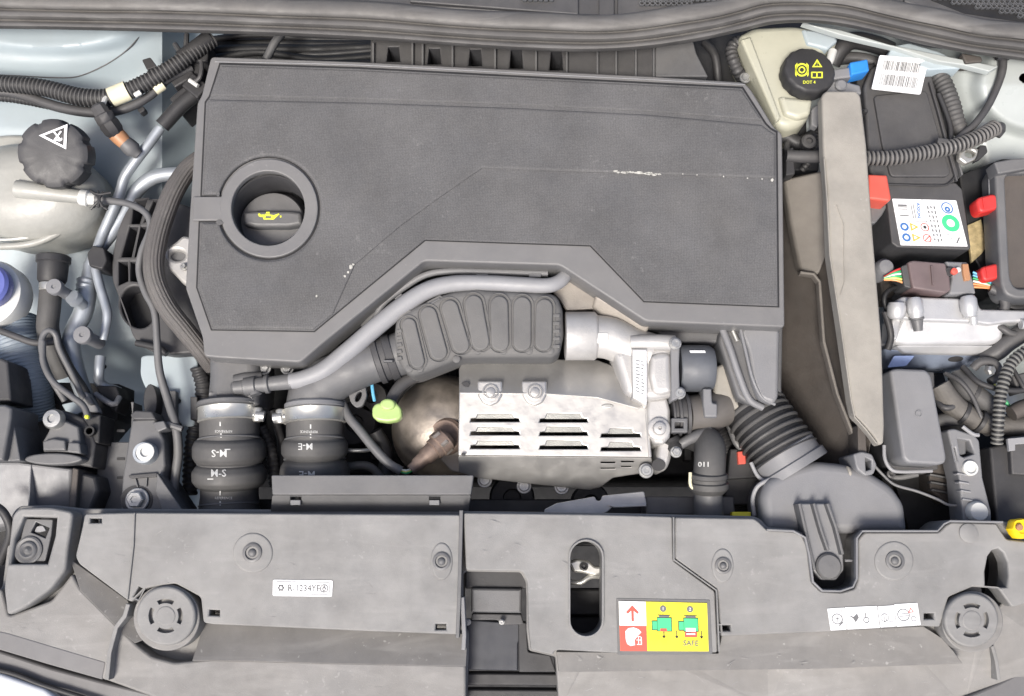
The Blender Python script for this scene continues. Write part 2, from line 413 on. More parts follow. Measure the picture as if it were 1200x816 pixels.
def bolt(parent, x, y, z, r, m='steel', name='bolt', washer=1.35, hexa=True, tilt=(0, 0, 1), h=.006, label=None):
    g = G(); g.lathe((x, y, z), [(r * washer, 0), (r * washer, .0012), (r * washer * .93, .002)], axis=tilt, seg=24)
    g.lathe((x, y, z), [(r, .0015), (r, h - .001), (r * .85, h), (r * .45, h), (r * .4, h - .0012), (.001, h - .0012)], axis=tilt, seg=6 if hexa else 20)
    return g.build(name, M[m], parent, label=label, ang=30)
class Dec:      # flat print on a quad TL,TR,BR,BL; items in u,v 0..1 ; z callable
    def __init__(s, parent, quad, z, lift=.0004):
        s.p = parent; s.q = quad; s.z = zf(z); s.l = lift; s.g = {}; s.n = 0
    def X(s, u, v):
        a, b, c, d = s.q
        return (a[0] * (1 - u) * (1 - v) + b[0] * u * (1 - v) + c[0] * u * v + d[0] * (1 - u) * v, a[1] * (1 - u) * (1 - v) + b[1] * u * (1 - v) + c[1] * u * v + d[1] * (1 - u) * v)
    def gg(s, m, layer):
        k = (m, layer)
        if k not in s.g: s.g[k] = G()
        return s.g[k]
    def poly(s, m, uv, layer=1, holes=()):
        z = lambda x, y: s.z(x, y) + s.l * layer
        s.gg(m, layer).flatpoly([s.X(*p) for p in uv], z, [[s.X(*p) for p in h] for h in holes]); return s
    def rect(s, m, u0, v0, u1, v1, layer=1): return s.poly(m, [(u0, v0), (u1, v0), (u1, v1), (u0, v1)], layer)
    def asp(s):
        a, b, c, d = [Vector(p) for p in s.q]; return ((b - a).length + (c - d).length) / ((d - a).length + (c - b).length)
    def disc(s, m, u, v, r, layer=1, hole=None, n=24):
        A = s.asp(); e = lambda rr: [(u + rr * cos(2 * pi * k / n) / A, v + rr * sin(2 * pi * k / n)) for k in range(n)]
        return s.poly(m, e(r), layer, [e(hole)] if hole else [])
    def text(s, m, t, u, v, size, rot=0, layer=1, sx=1, bold=0):
        a, b, c, d = [Vector(p) for p in s.q]; H = ((d - a).length + (c - b).length) / 2; base = math.degrees(atan2((b - a).y, (b - a).x))
        x, y = s.X(u, v); z = lambda X, Y: s.z(X, Y) + s.l * layer
        s.gg(m, layer).text(t, x, y, z, size * H, base + rot, sx, bold); return s
    def build(s, name='print'):
        for (m, l), g in s.g.items(): g.build(name, M[m], s.p)
def sticker(parent, quad, z, m='pwhite', name='sticker', label=None, r=1.5):
    zz = zf(z); return G().plate(quad, lambda x, y: zz(x, y) + .0006, th=.0006, bev=0, r=r).build(name, M[m], parent, label=label)
#BODY
# =================================================================== THE SETTING: floor and inner wings of the bay
G().flatpoly(rect(-500, -400, 1700, 1300), -.62).build('floor', M['floor'], kind='structure')
def wl(x, y):       # left inner wing: strut dome at the top, shelf, then a slope down and a rail
    z = -.10 - .00035 * max(0, y - 150)
    d = sqrt(((x - 40) / 190) ** 2 + ((y - 20) / 78) ** 2)
    k = max(0, min(1, (1.25 - d) / .7)); z += .045 * (k * k * (3 - 2 * k))
    d2 = sqrt(((x - 55) / 120) ** 2 + ((y - 35) / 30) ** 2); k = max(0, min(1, (1.1 - d2) / .5)); z += .014 * k * k * (3 - 2 * k)
    k = max(0, min(1, (x - 190) / 40)); z -= .05 * k
    k = max(0, min(1, (y - 400) / 60)); z -= .05 * k
    return max(z, -.5)
G().sheet(-140, 262, -20, 680, wl, 3).build('wing_panel', M['paintb'], kind='structure')
G().sweep([(x, y, wl(x, y) + .0002) for x, y in ((-30, 86), (20, 89), (60, 91), (90, 90), (120, 78), (145, 62), (160, 47), (172, 30))], .8, seg=6).build('panel_seam', M['dark'], label='thin dark sealed seam curving over the strut tower', cat='panel seam')
def wr(x, y):
    z = -.07 - .0004 * max(0, y - 100)
    k = max(0, min(1, (x - 1085 - .25 * (y - 60)) / 45)); z += .03 * k * k * (3 - 2 * k)
    d = sqrt(((x - 1215) / 75) ** 2 + ((y - 100) / 60) ** 2); k = max(0, min(1, (1.1 - d) / .3)); z += .02 * k * k * (3 - 2 * k)
    return z - max(0, y - 300) * .0003
G().sheet(945, 1340, -20, 680, wr, 3).build('wing_panel', M['paintw'], kind='structure')
# cross beam behind the engine and dark clutter that closes the bay below the parts
t = thing('engine_block', 'black engine casting deep below the covers and hoses', 'engine', (560, 330, -.30))
G().plate([(235, 60), (930, 60), (930, 420), (880, 560), (235, 560)], -.22, th=.2, bev=6, bz=.01, r=14).build('crankcase', M['blackd'], t)
g = G()
for k in range(14):
    x = 250 + k * 46; g.plate(rect(x, 70, x + 9, 540), -.205, th=.03, bev=1.5, r=1)
g.build('casting_rib', M['black'], t)
for (x, y, r) in ((420, 500, 26), (440, 470, 18), (470, 560, 14), (350, 590, 18), (860, 545, 30), (600, 585, 26), (690, 590, 22), (540, 590, 12)):
    G().lathe((x, y, -.21), [(r, 0), (r, .03), (r * .9, .034), (r * .4, .034), (r * .35, .025), (.01, .025)]).build('boss', M['dark'], t)
# radiator pack behind the front panel
t = thing('radiator_fan_shroud', 'black plastic shroud in the dark gap right behind the front panel', 'fan shroud', (620, 592, -.12))
PT(t, 'shroud_panel', M['black'], pts=[(300, 585), (640, 585), (860, 585), (1130, 590), (1130, 640), (300, 640)], z=-.13, th=.25, bev=2)
PT(t, 'rail', M['mid'], pts=[(757, 582), (860, 582), (862, 604), (757, 603)], z=-.085, th=.05, bev=2)
PT(t, 'yellow_tab', M['pyel'], pts=rect(858, 600, 880, 606), z=-.055, th=.01, bev=.5, r=.5)

# =================================================================== COWL, SEAL
t = thing('scuttle_panel', 'dark grey scuttle tray with honeycomb grilles along the top edge', 'scuttle panel', (650, -10, .03))
PT(t, 'tray', M['dark'], pts=[(-120, -60), (1330, -60), (1330, 60), (1100, 40), (960, 0), (840, 10), (700, 24), (560, 12), (300, 2), (-120, 2)], z=.022, th=.03, bev=2)
for q in ([(480, -30), (678, -30), (678, 17), (560, 8), (480, 2)], [(724, -30), (960, -30), (955, -4), (880, 2), (820, 12), (724, 19)], [(702, -30), (720, -30), (720, 22), (702, 22)], [(1060, -30), (1300, -30), (1300, 50), (1120, 22), (1060, 2)]):
    PT(t, 'raised_panel', M['dark'], pts=q, z=.027, th=.006, bev=1.5)
def hexgrid(poly_test, x0, x1, y0, y1, s_, m, nm):
    g = G(); h = s_ * sqrt(3) / 2; r = 0; y = y0
    while y < y1:
        x = x0 + (s_ / 2 if r % 2 else 0)
        while x < x1:
            if poly_test(x, y):
                g.lathe((x, y, .0278), [(s_ * .40, .0035), (s_ * .53, .0035), (s_ * .53, 0), (s_ * .40, 0), (s_ * .40, .0035)], seg=6, cap=False)
            x += s_
        y += h; r += 1
    o = g.build(nm, m, t); o['kind'] = 'stuff'; return o
for q in ([(748, -20), (890, -20), (888, -4), (830, 6), (752, 7)], [(1086, -20), (1290, -20), (1290, 40), (1130, 16), (1090, 0)], [(608, -16), (650, -16), (648, 2), (610, 0)]):
    PT(t, 'grille_recess', M['blackd'], pts=q, z=.0275, th=.002, bev=0)
hexgrid(lambda x, y: y < 8 - (x - 748) * .04, 752, 886, -16, 10, 6.2, M['mid'], 'honeycomb_grille')
hexgrid(lambda x, y: y < -2 + (x - 1086) * .20, 1092, 1290, -18, 34, 6.2, M['mid'], 'honeycomb_grille')
hexgrid(lambda x, y: y < 2, 612, 648, -16, 3, 6.2, M['mid'], 'honeycomb_grille')
# rubber seal : swept band with ridges
lowe = [(-130, 34), (0, 34), (120, 36), (230, 39), (330, 42), (430, 47), (520, 53), (610, 59), (690, 61), (760, 57), (820, 48), (870, 37), (905, 29), (945, 27), (985, 31), (1030, 40), (1080, 52), (1130, 62), (1180, 69), (1240, 77), (1330, 86)]
def catmull(p, k=8):
    C = [p[0]] + p + [p[-1]]; o = []
    for i in range(len(p) - 1):
        a, b, c, d = [Vector(q) for q in C[i:i + 4]]
        for j in range(k):
            u = j / k; o.append(0.5 * ((2 * b) + (-a + c) * u + (2 * a - 5 * b + 4 * c - d) * u * u + (-a + 3 * b - 3 * c + d) * u ** 3))
    o.append(Vector(p[-1])); return o
lp = catmull(lowe)
prof = [(3, -.02), (0, .012), (1, .019), (4, .024), (7, .0245), (9, .021), (10, .019), (11.5, .019), (13, .024), (16, .0275), (20, .028), (22, .0255), (23, .023), (24.5, .023), (26, .029), (30, .032), (37, .033), (44, .031), (46, .025), (47, .01)]
g = G(); nn = len(prof)
for i, p in enumerate(lp):
    d = (lp[min(len(lp) - 1, i + 1)] - lp[max(0, i - 1)]).normalized(); nx, ny = d.y, -d.x
    wv = 1 + .03 * sin(i * .35)
    for o_, z_ in prof: g.v.append(W(p.x + nx * o_ * wv * .96, p.y + ny * o_ * wv * .96, z_ + .004))
for i in range(len(lp) - 1):
    for k in range(nn - 1): g.f.append((i * nn + k, i * nn + k + 1, (i + 1) * nn + k + 1, (i + 1) * nn + k))
g.build('bonnet_seal', M['seal'], label='long ridged grey rubber bonnet seal running across the top', cat='rubber seal', ang=60)

# =================================================================== INTAKE BEHIND COVER
t = thing('intake_housing', 'ribbed black plastic housing in the gap behind the engine cover', 'intake housing', (610, 65, -.05))
PT(t, 'housing_body', M['dark'], pts=[(434, 40), (670, 50), (770, 50), (770, 92), (434, 78)], z=-.032, th=.1, bev=2,
   holes=[[(455, 55), (467, 55), (469, 72), (453, 72)], [(503, 57), (515, 57), (517, 75), (501, 75)], [(551, 58), (563, 58), (565, 77), (549, 77)], [(599, 58), (611, 58), (613, 80), (597, 80)], [(646, 60), (658, 60), (660, 82), (644, 82)]])
for k, x in enumerate((437, 483, 495, 530, 580, 628, 664, 700, 722, 745, 766)):
    PT(t, 'rib', M['mid'], pts=rect(x - 1, 50, x + 1.4, 90), z=-.026, th=.02, bev=.5, r=.3)
PT(t, 'gusset', M['mid'], pts=[(768, 46), (812, 46), (816, 62), (830, 90), (768, 90)], z=-.03, th=.08, bev=1.5)
t = thing('rear_harness', 'loose black cables and loom in the gap behind the left of the cover', 'cable loom', (330, 55, -.06))
for i in range(6):
    y = 44 + 6 * i; G().sweep([(236, y + 4, -.09), (300, y - 3 + 5 * sin(i), -.10 - .01 * (i % 2)), (370, y + 2, -.11), (450, y + 4 * cos(i), -.11)], 4 + (i % 3), seg=10).build('cable', M['blackd' if i % 3 else 'black'], t)
G().sweep([(312, 70, -.05), (322, 50, -.045), (330, 40, -.045)], 5, seg=10).build('cable', M['mid'], t)
t = thing('brake_servo_clutter', 'black bracket and hoses in the dark corner beside the cream tank', 'hose bracket', (850, 70, -.08))
G().sweep([(826, 50, -.06), (838, 66, -.055), (842, 98, -.07)], 5).build('hose', M['black'], t)
G().sweep([(878, 44, -.05), (858, 56, -.05), (862, 78, -.05), (872, 95, -.07)], 7, corr=(.006, .08)).build('hose', M['dark'], t)
PT(t, 'backing', M['black'], pts=[(800, 40), (960, 40), (960, 200), (905, 200), (880, 110), (800, 95)], z=-.10, th=.05, bev=2)
bolt(t, 873, 92, -.05, 5)

# =================================================================== ENGINE COVER
t = thing('engine_cover', 'large flat grey plastic engine cover with textured insert and filler opening', 'engine cover', (570, 240, -.03))
RO = ell(315, 244, 57.5, 58, 56)
out = [(247, 66), (420, 72), (600, 81), (760, 89), (872, 96), (880, 104), (908, 150), (917, 156), (920, 384), (757, 377), (656, 311), (497, 306), (376, 404), (352, 425), (262, 420), (239, 418), (237, 395), (217, 337), (222, 250), (231, 120), (236, 112)]
well = ell(314, 244, 43, 43.5, 48)
PT(t, 'frame', M['frame'], pts=out, z=0, th=.045, bev=2.2, bz=.003, holes=[well], r=5, label='smooth grey outer frame of the cover')
# recess floor of insert: frame groove is the gap between insert and raised rim
rimz = .0045
ins = [(258, 75), (420, 80), (600, 89.5), (870, 103), (897, 145), (903, 151), (910, 155), (912, 359), (755, 353), (692, 287.5), (498, 281), (368, 388), (248, 386), (231, 337), (234, 260)] 
arc2 = ell(315, 244, 60, 60.5, 44, 164.5, -164.5)
ins += [(257, 260)] + arc2[:] + [(258, 229), (236, 229), (241, 120), (246, 113)]
# fabric insert split by its creases: one slab plus slightly raised fields
PT(t, 'insert_seam', M['blackd'], pts=offs([(x, y) for x, y in (ins if area(ins) > 0 else ins[::-1])], -1.3), z=.0012, th=.001, bev=0, r=0)
PT(t, 'textured_insert', M['fabric'], pts=[(x, y, 1.2) for x, y in ins], z=.0026, th=.0022, bev=1.2, bz=.0022)
fld = [(258, 261), (236, 261), (233, 337), (249, 384.5), (367, 386), (390, 368), (416, 310), (470, 264), (520, 228), (565, 197), (700, 202), (909, 209), (909, 157), (902, 153), (893, 146), (760, 134), (600, 126), (430, 120), (244, 116), (238, 228), (258, 228)]
PT(t, 'raised_field', M['fabric'], pts=[(x, y, 1) for x, y in fld[:1] + [(258, 228)][:0] + fld[1:-1] + [(258, 228)] + ell(315, 244, 61, 61.5, 44, -164.5, 164.5)], z=.0046, th=.002, bev=3.2, bz=.002, segs=3)
PT(t, 'raised_field', M['fabric'], pts=[(x, y, 1) for x, y in [(259, 77), (420, 82), (600, 91.5), (869, 105), (893, 141), (760, 130.5), (600, 122.5), (430, 116.5), (246, 112), (250, 100)]], z=.0038, th=.0014, bev=2.2, bz=.0012)
# filler ring
PT(t, 'filler_ring', M['frame'], pts=RO, z=.0042, th=.006, bev=1.5, holes=[well], r=0)
PT(t, 'ring_bridge', M['frame'], pts=rect(226, 230.5, 262, 258.5), z=.0036, th=.005, bev=1, r=.5)
g = G(); 
g.lathe((314, 244, 0), [(43.6, -.006), (42.6, -.008), (41, -.055), (40, -.075), (.1, -.075)], seg=48, cap=False)
g.build('filler_well', M['dark'], t)
# raised outer rims along the groove
def strip(pts, wd, z, nm, m, par, th=.004, bev=.8):
    L = [Vector(p) for p in pts]; a, b = [], []
    for i, p in enumerate(L):
        d = (L[min(len(L) - 1, i + 1)] - L[max(0, i - 1)]).normalized(); n_ = Vector((-d.y, d.x)) * wd / 2; a.append(tuple(p + n_)); b.append(tuple(p - n_))
    return G().plate(a + b[::-1], z, th=th, bev=bev, r=.5).build(nm, M[m], par)
# chalky scuffs: irregular raised flakes
g = G()
for i in range(16):
    x = 722 + i * 3.4 + random.uniform(-1, 1); y = 201.5 + i * .22 + random.uniform(-.8, .8); r = random.uniform(1.0, 2.6)
    g.flatpoly([(x + r * 1.6 * cos(a) * random.uniform(.6, 1.3), y + r * .8 * sin(a) * random.uniform(.6, 1.2)) for a in [2 * pi * k / 9 for k in range(9)]], .0052)
for (x, y, r) in ((411, 313, 2.4), (408, 319, 1.8), (404, 324, 1.7), (414, 310, 1.4), (371, 347, 1.4), (800, 204, .9), (817, 205, .9), (848, 207, .9), (905, 211, 2), (876, 209, .8), (893, 210, 1.2)):
    g.flatpoly([(x + r * cos(a) * random.uniform(.6, 1.3), y + r * sin(a) * random.uniform(.6, 1.2)) for a in [2 * pi * k / 8 for k in range(8)]], .0053)
g.build('chalky_scuff', mat('chalky_mark', (.42, .41, .37), .8, bump=.3, var=.3, vscale=300), t)
# top edge highlight, put in as a thin paler bead beside the groove
G().sweep([(252, 72.6, .001), (420, 76.5, .001), (600, 85.5, .001), (760, 93.5, .001), (873, 99.5, .001)], .9, seg=8).build('edge_bead', M['light'], t)

t = thing('oil_filler_cap', 'round black oil filler cap with yellow oil can symbol inside the ring', 'oil cap', (319, 259, -.07))
zc = -.036
G().lathe((318.5, 261, zc), [(38, -.03), (38, -.003), (36.5, -.0005), (34, 0), (.1, 0)], seg=48).build('cap_disc', M['mid'], t)
G().lathe((318.5, 257, zc - .012), [(41, -.012), (41, -.002), (40.5, 0), (39.5, -.004), (39.4, -.02)], seg=48).build('cap_collar', M['blackd'], t)
G().plate([(285, 248), (300, 246.5), (338, 246.5), (353, 248), (354, 263), (338, 266), (300, 266), (284, 263)], zc + .012, th=.02, bev=4, bz=.006, r=4).build('grip', M['mid'], t)
D = Dec(t, [(301, 246), (331, 246), (331, 260), (301, 260)], zc + .0122)
D.poly('pyg', [(.14, .40), (.32, .40), (.34, .32), (.5, .32), (.52, .40), (.66, .46), (.86, .30), (.88, .38), (.66, .82), (.26, .82), (.24, .62), (.08, .56), (.04, .34), (.12, .30)], 1, [[(.34, .52), (.58, .54), (.54, .70), (.34, .70)]])
D.rect('pyg', .36, .18, .50, .27).rect('pyg', .90, .48, .96, .64).build('oil_can_symbol')
# =================================================================== FRONT PANEL
t = thing('left_front_cover', 'grey plastic radiator cover left of the latch opening, with R-1234YF sticker', 'front panel', (280, 700, -.05))
def zap(x, y):  # falls away towards the bumper
    z = -.014
    yy = y - (745 + (x - 545) * .045 if x > 245 else 700)
    return z - max(0, y - 752) * .00035
def hole_rect(x, y, w_, h_, rot=0): return rect(x - w_ / 2, y - h_ / 2, x + w_ / 2, y + h_ / 2, rot)
lo = [(13, 603), (22, 593), (62, 592), (98, 596), (300, 597), (546, 597), (548, 670), (543, 672), (543, 735), (549, 740), (549, 764), (546, 830), (215, 830), (124, 797), (60, 780), (-80, 738), (-80, 700), (-20, 695), (2, 690)]
win = [(28, 606), (66, 607), (64, 628), (55, 661), (12, 661), (17, 632)]
PT(t, 'lower_apron', M['slamlow'], pts=lo, z=-.034, th=.04, bev=2, bz=.002, r=5, holes=[win])
PT(t, 'front_apron', M['slamlow'], pts=[(-80, 700), (-20, 694), (2, 690), (10, 722), (60, 704), (84, 672), (94, 690), (144, 740), (160, 756), (178, 770), (205, 777), (250, 772), (400, 776), (546, 779), (546, 830), (215, 830), (124, 797), (60, 780), (-80, 738)], z=-.0135, th=.03, bev=3, bz=.003, r=4)
PT(t, 'channel_slope', M['slope'], pts=[(240, 728), (430, 738), (548, 743), (546, 781), (400, 778), (250, 774), (225, 775)], z=pl((240, 732, -.026), (548, 745, -.026), (400, 778, -.0125)), th=.02, bev=.6, r=1)
PT(t, 'channel_slope', M['slope'], pts=[(82, 655), (150, 704), (158, 728), (168, 750), (158, 754), (144, 742), (94, 692)], z=pl((90, 660, -.020), (160, 712, -.024), (94, 692, -.0125)), th=.02, bev=.6, r=1)
PT(t, 'lamp_gap_shade', M['blackd'], pts=rect(-120, 560, 110, 720), z=-.115, th=.03, bev=0)  # black sheet added so the gap under the window stays dark
up = [(99, 602), (157, 600.5), (540, 603), (537, 744), (430, 740), (250, 732), (238, 730), (235, 700), (205, 684), (170, 690), (154, 706), (148, 703), (92, 661), (88, 652), (96, 618)]
PT(t, 'upper_tray', M['slam'], pts=[(x, y) for x, y in up], z=0, th=.02, bev=2.0, bz=.003, r=4, holes=[hole_rect(112, 610.5, 13, 5), hole_rect(162, 695, 6, 13, 28), hole_rect(251, 718.5, 12, 6.5, 3), hole_rect(516.5, 735, 12, 6.5)])
strip([(157.5, 601), (156, 640), (149, 703)], 1.6, .0022, 'ridge', 'slam', t, th=.003)
strip([(540.5, 598), (539, 660), (538, 700), (536, 748)], 4.5, .003, 'ridge', 'mid', t, th=.02)
strip([(541.5, 700), (544, 745), (543, 762)], 5, .000, 'ridge', 'light', t, th=.02)
strip([(150, 708), (146, 722), (136, 735), (128, 765), (125, 797)], 5, .0, 'seam_ridge', 'slam', t, th=.02)
# side shoulder
PT(t, 'shoulder', M['slam'], pts=[(14, 604), (22, 595), (60, 594.5), (86, 600), (80, 640), (77, 668), (60, 690), (30, 712), (8, 722), (4, 690)], z=-.004, th=.02, bev=3, bz=.004, r=6, holes=[win], label='raised left shoulder with a square window')
PT(t, 'bumper_shelf', M['bumper'], pts=[(-80, 722), (10, 742), (60, 757), (124, 776), (120, 797), (60, 780), (-80, 738)], z=-.013, th=.02, bev=1.5)
def rivet(par, x, y, r, z, dark=False, rx=None):
    rx = rx or r
    g = G(); g.plate(ell(x, y, rx, r, 40), z + .0014, th=.004, bev=2.2, bz=.0014, r=0, holes=[]); k_ = g.build('rivet_pad', M['slam'], par)
    G().lathe((x + (0 if dark else 0), y, z), [(r * .48, .001), (r * .48, .003), (r * .42, .0036), (r * .34, .0036), (r * .30, .001), (r * .22, .001), (r * .18, .003), (r * .08, .0042), (.01, .0042)], seg=28).build('push_rivet', M['mid'], k_)
rivet(t, 296, 648, 23.5, 0); rivet(t, 517.5, 658, 22, 0, rx=13)
def pad(par, x, y, r, z):
    PT(par, 'pad_recess', M['slamlow'], pts=ell(x + 1, y + 2, r + 4, r + 4, 44), z=z - .006, th=.02, bev=1.5, r=0)
    hs = []
    for a0 in (-115, -25, 65, 155):
        p = ell(x, y, 20, 20, 10, a0 - 5, a0 + 55) + ell(x, y, 15.2, 15.2, 10, a0 + 55, a0 - 5); hs.append(p)
    k_ = PT(par, 'buffer_pad', M['slam'], pts=ell(x, y, r, r, 48), z=z, th=.03, bev=3, bz=.003, r=0, holes=hs, hbev=.4, label='round rubber buffer pad with four curved slots')
    PT(k_, 'pad_hub', M['slam'], pts=ell(x, y, 12, 12, 28), z=z + .0007, th=.004, bev=2, r=0)
    PT(par, 'pad_floor', M['blackd'], pts=ell(x, y, 24, 24, 28), z=z - .012, th=.004, bev=0, r=0)
pad(t, 194, 722, 35, .004)
# window insert
PT(t, 'window_insert', M['mid'], pts=[(30, 608), (62, 609), (60, 628), (53, 658), (21, 658), (24, 632)], z=-.012, th=.01, bev=1, holes=[[(42, 612), (58, 619), (53, 631), (36, 624)]])
G().lathe((34, 645, -.012), [(16, 0), (16, .002), (14, .003), (11, .002), (10, .004), (8, .005), (5, .003), (1.5, .006), (.01, .006)], seg=28).build('clip_boss', M['mid'], t)
PT(t, 'clip_tongue', M['pale'], pts=[(43, 617), (50, 616), (54, 622), (46, 624), (40, 624)], z=-.016, th=.003, bev=.5)
# stains in the plastic come with the material; the sticker:
q = [(320, 679.5), (390, 680.5), (389, 699.5), (319.5, 698.5)]
k_ = sticker(t, q, .0005, label='white sticker printed R-1234YF', r=2)
D = Dec(k_, q, .0011)
for (a, b, c, d) in ((.06, .10, .94, .14), (.06, .86, .94, .89)): D.rect('pgrey', a, b, c, d)
D.rect('pgrey', .045, .12, .055, .86).rect('pgrey', .945, .12, .955, .86)
D.text('pblack', 'R-1234YF', .52, .52, .60, sx=.84, bold=.0)
for k in range(6):
    a = k * pi / 3; D.disc('pgrey', .135 + .045 * cos(a) , .5 + .17 * sin(a), .055, n=8)
D.disc('pgrey', .135, .5, .17, hole=.09)
D.disc('pgrey', .86, .5, .26, hole=.20); D.poly('pgrey', [(.86, .28), (.895, .52), (.86, .72), (.825, .52)], 1, [[(.86, .45), (.875, .55), (.86, .62), (.845, .55)]]).build('sticker_print')
# stiffening tray right behind the cover
t = thing('radiator_cover_strip', 'long flat grey plastic strip tucked behind the left front cover', 'plastic strip', (435, 577, -.04))
PT(t, 'strip_top', M['mid'], pts=[(318, 557), (555, 557), (552, 580), (319, 580)], z=-.012, th=.012, bev=1.2)
PT(t, 'strip_front', M['mid'], pts=[(319, 580.5), (552, 580.5), (548, 600), (317, 600)], z=pl((319, 580, -.016), (552, 580, -.016), (430, 600, -.034)), th=.01, bev=1, holes=[rect(340, 582, 353, 592), rect(503, 582, 516, 590)])
for x in (346, 509):
    PT(t, 'clip', M['light'], pts=rect(x - 6, 586, x + 6, 592), z=-.018, th=.004, bev=.8, r=.8)

def scratches(par, boxes, z, n, seed):
    rnd = random.Random(seed); g = G()
    for _ in range(n):
        x0, y0, x1, y1 = rnd.choice(boxes); x, y = rnd.uniform(x0, x1), rnd.uniform(y0, y1); L = rnd.uniform(3, 17); a = rnd.gauss(0, .5) if rnd.random() < .7 else rnd.uniform(-1.5, 1.5); w_ = rnd.uniform(.15, .4); c = rnd.uniform(-2, 2)
        P = [(x + L * u * cos(a) - c * 4 * u * (1 - u) * sin(a), y + L * u * sin(a) + c * 4 * u * (1 - u) * cos(a), w_ * (1 - (2 * u - 1) ** 2)) for u in (0, .25, .5, .75, 1)]
        g.flatpoly([(p[0], p[1] - p[2]) for p in P] + [(p[0], p[1] + p[2]) for p in P[-2:0:-1]], z)
    o = g.build('scratch_marks', M['scr'], par); o['kind'] = 'stuff'
M['scr'] = mat('pale_scratch', (.24, .235, .225), .7, bump=0, var=.3, vscale=200)
scratches(t, [(110, 620, 230, 680), (250, 620, 530, 725), (250, 620, 530, 725)], .0003, 28, 3)
scratches(t, [(10, 720, 120, 740), (180, 785, 540, 812), (260, 782, 530, 812)], -.0132, 24, 4)
t = thing('right_front_cover', 'wide grey plastic radiator cover right of the latch with SAFE sticker', 'front panel', (860, 700, -.05))
oval = stad(687, 653, 687, 727, 18.5, 12)
oval2 = ell(1168, 676, 13, 33, 30, rot=8)
edge = [(541, 599), (700, 601), (884, 605), (892, 609), (900, 618), (930, 620), (943, 625), (949, 640), (954, 680), (963, 690), (985, 691), (999, 687), (1003, 678), (1003, 630), (1011, 621), (1098, 621), (1106, 613), (1113, 609.5), (1176, 611), (1330, 640)]
ap = edge + [(1330, 830), (1130, 830), (900, 830), (655, 830), (653, 800), (651, 770), (620, 763), (617, 740), (617, 700), (616, 682), (610, 671), (546, 670)]
PT(t, 'lower_apron', M['slamlow'], pts=[(x, y, 3) for x, y in ap], z=lambda x, y: -.016 - max(0, y - 756) * .0004, th=.05, bev=2, bz=.002, holes=[stad(687, 653, 687, 727, 20, 12), ell(1168, 676, 17, 38, 30, rot=8)])
cen = [(543, 601), (700, 603), (788, 605.5), (789, 657), (838, 693), (841, 765), (730, 766), (655, 762), (650, 763), (648, 768), (622, 762), (619, 735), (618.5, 700), (617.5, 681), (612, 669.5), (546, 668.5)]
PT(t, 'channel_slope', M['slope'], pts=[(652, 764), (842, 766), (846, 744), (960, 740), (1082, 734), (1104, 748), (1118, 764), (1128, 778), (960, 784), (800, 786), (655, 788)], z=-.0152, th=.02, bev=.6, r=1)  # flat band; the channel's shade is only in its darker colour
PT(t, 'centre_tray', M['slam'], pts=cen, z=-.002, th=.03, bev=1.8, bz=.0025, holes=[oval], r=3)
PT(t, 'oval_rim', M['slam'], pts=stad(687, 653, 687, 727, 21, 12), z=.0012, th=.006, bev=.7, r=0, holes=[oval])
rt = [(791, 606), (884, 607.5), (890, 612), (899, 621), (930, 623), (940, 627), (946, 640), (951, 682), (962, 693), (986, 694.5), (1002, 690), (1006, 679), (1006, 632), (1013, 624), (1100, 624), (1108, 616), (1115, 612), (1168, 613.5), (1172, 620), (1180, 632), (1200, 634), (1330, 660), (1330, 700), (1215, 704), (1186, 712), (1170, 690), (1140, 688), (1112, 700), (1102, 735), (1080, 734), (960, 741), (845, 746), (841, 691), (791, 655)]
PT(t, 'right_tray', M['slam'], pts=[(x, y, 3) for x, y in rt], z=0, th=.02, bev=2, bz=.0032, holes=[hole_rect(849.5, 736.5, 13, 6.5), hole_rect(1089, 722.5, 11, 6.5), [(1158, 652), (1163, 645), (1170, 643), (1176, 648), (1181, 660), (1182, 675), (1180, 688.5), (1169, 688.5), (1155, 686.5), (1154.5, 670)]])
# raised rim along the U notch, paler to paint in its edge highlight
strip([(899, 621), (930, 622.5), (944, 630), (949, 652), (953, 682), (964, 692.5), (985, 693), (1000, 688), (1004.5, 678), (1004.5, 631), (1011, 622.5), (1099, 622.5), (1107, 614), (1114, 610.8), (1176, 612)], 2.6, .0035, 'rolled_rim', 'light', t, th=.006)
strip([(789.6, 606), (790, 656), (840, 692), (843, 764)], 2, .0012, 'ridge', 'slam', t)
rivet(t, 847, 663, 20, 0, rx=13); rivet(t, 1048, 657.5, 23, 0)
pad(t, 1139, 727, 32, .006)
strip([(1163, 757), (1168, 775), (1171, 797)], 4, -.022, 'seam_ridge', 'slam', t, th=.02)
PT(t, 'hole_backing', M['blackd'], pts=rect(1135, 625, 1215, 730), z=-.08, th=.05, bev=0)
G().lathe((1135, 625, .001), [(11, 0), (11, .0008), (9, .0016), (.01, .0018)]).build('moulding_boss', M['slam'], t)
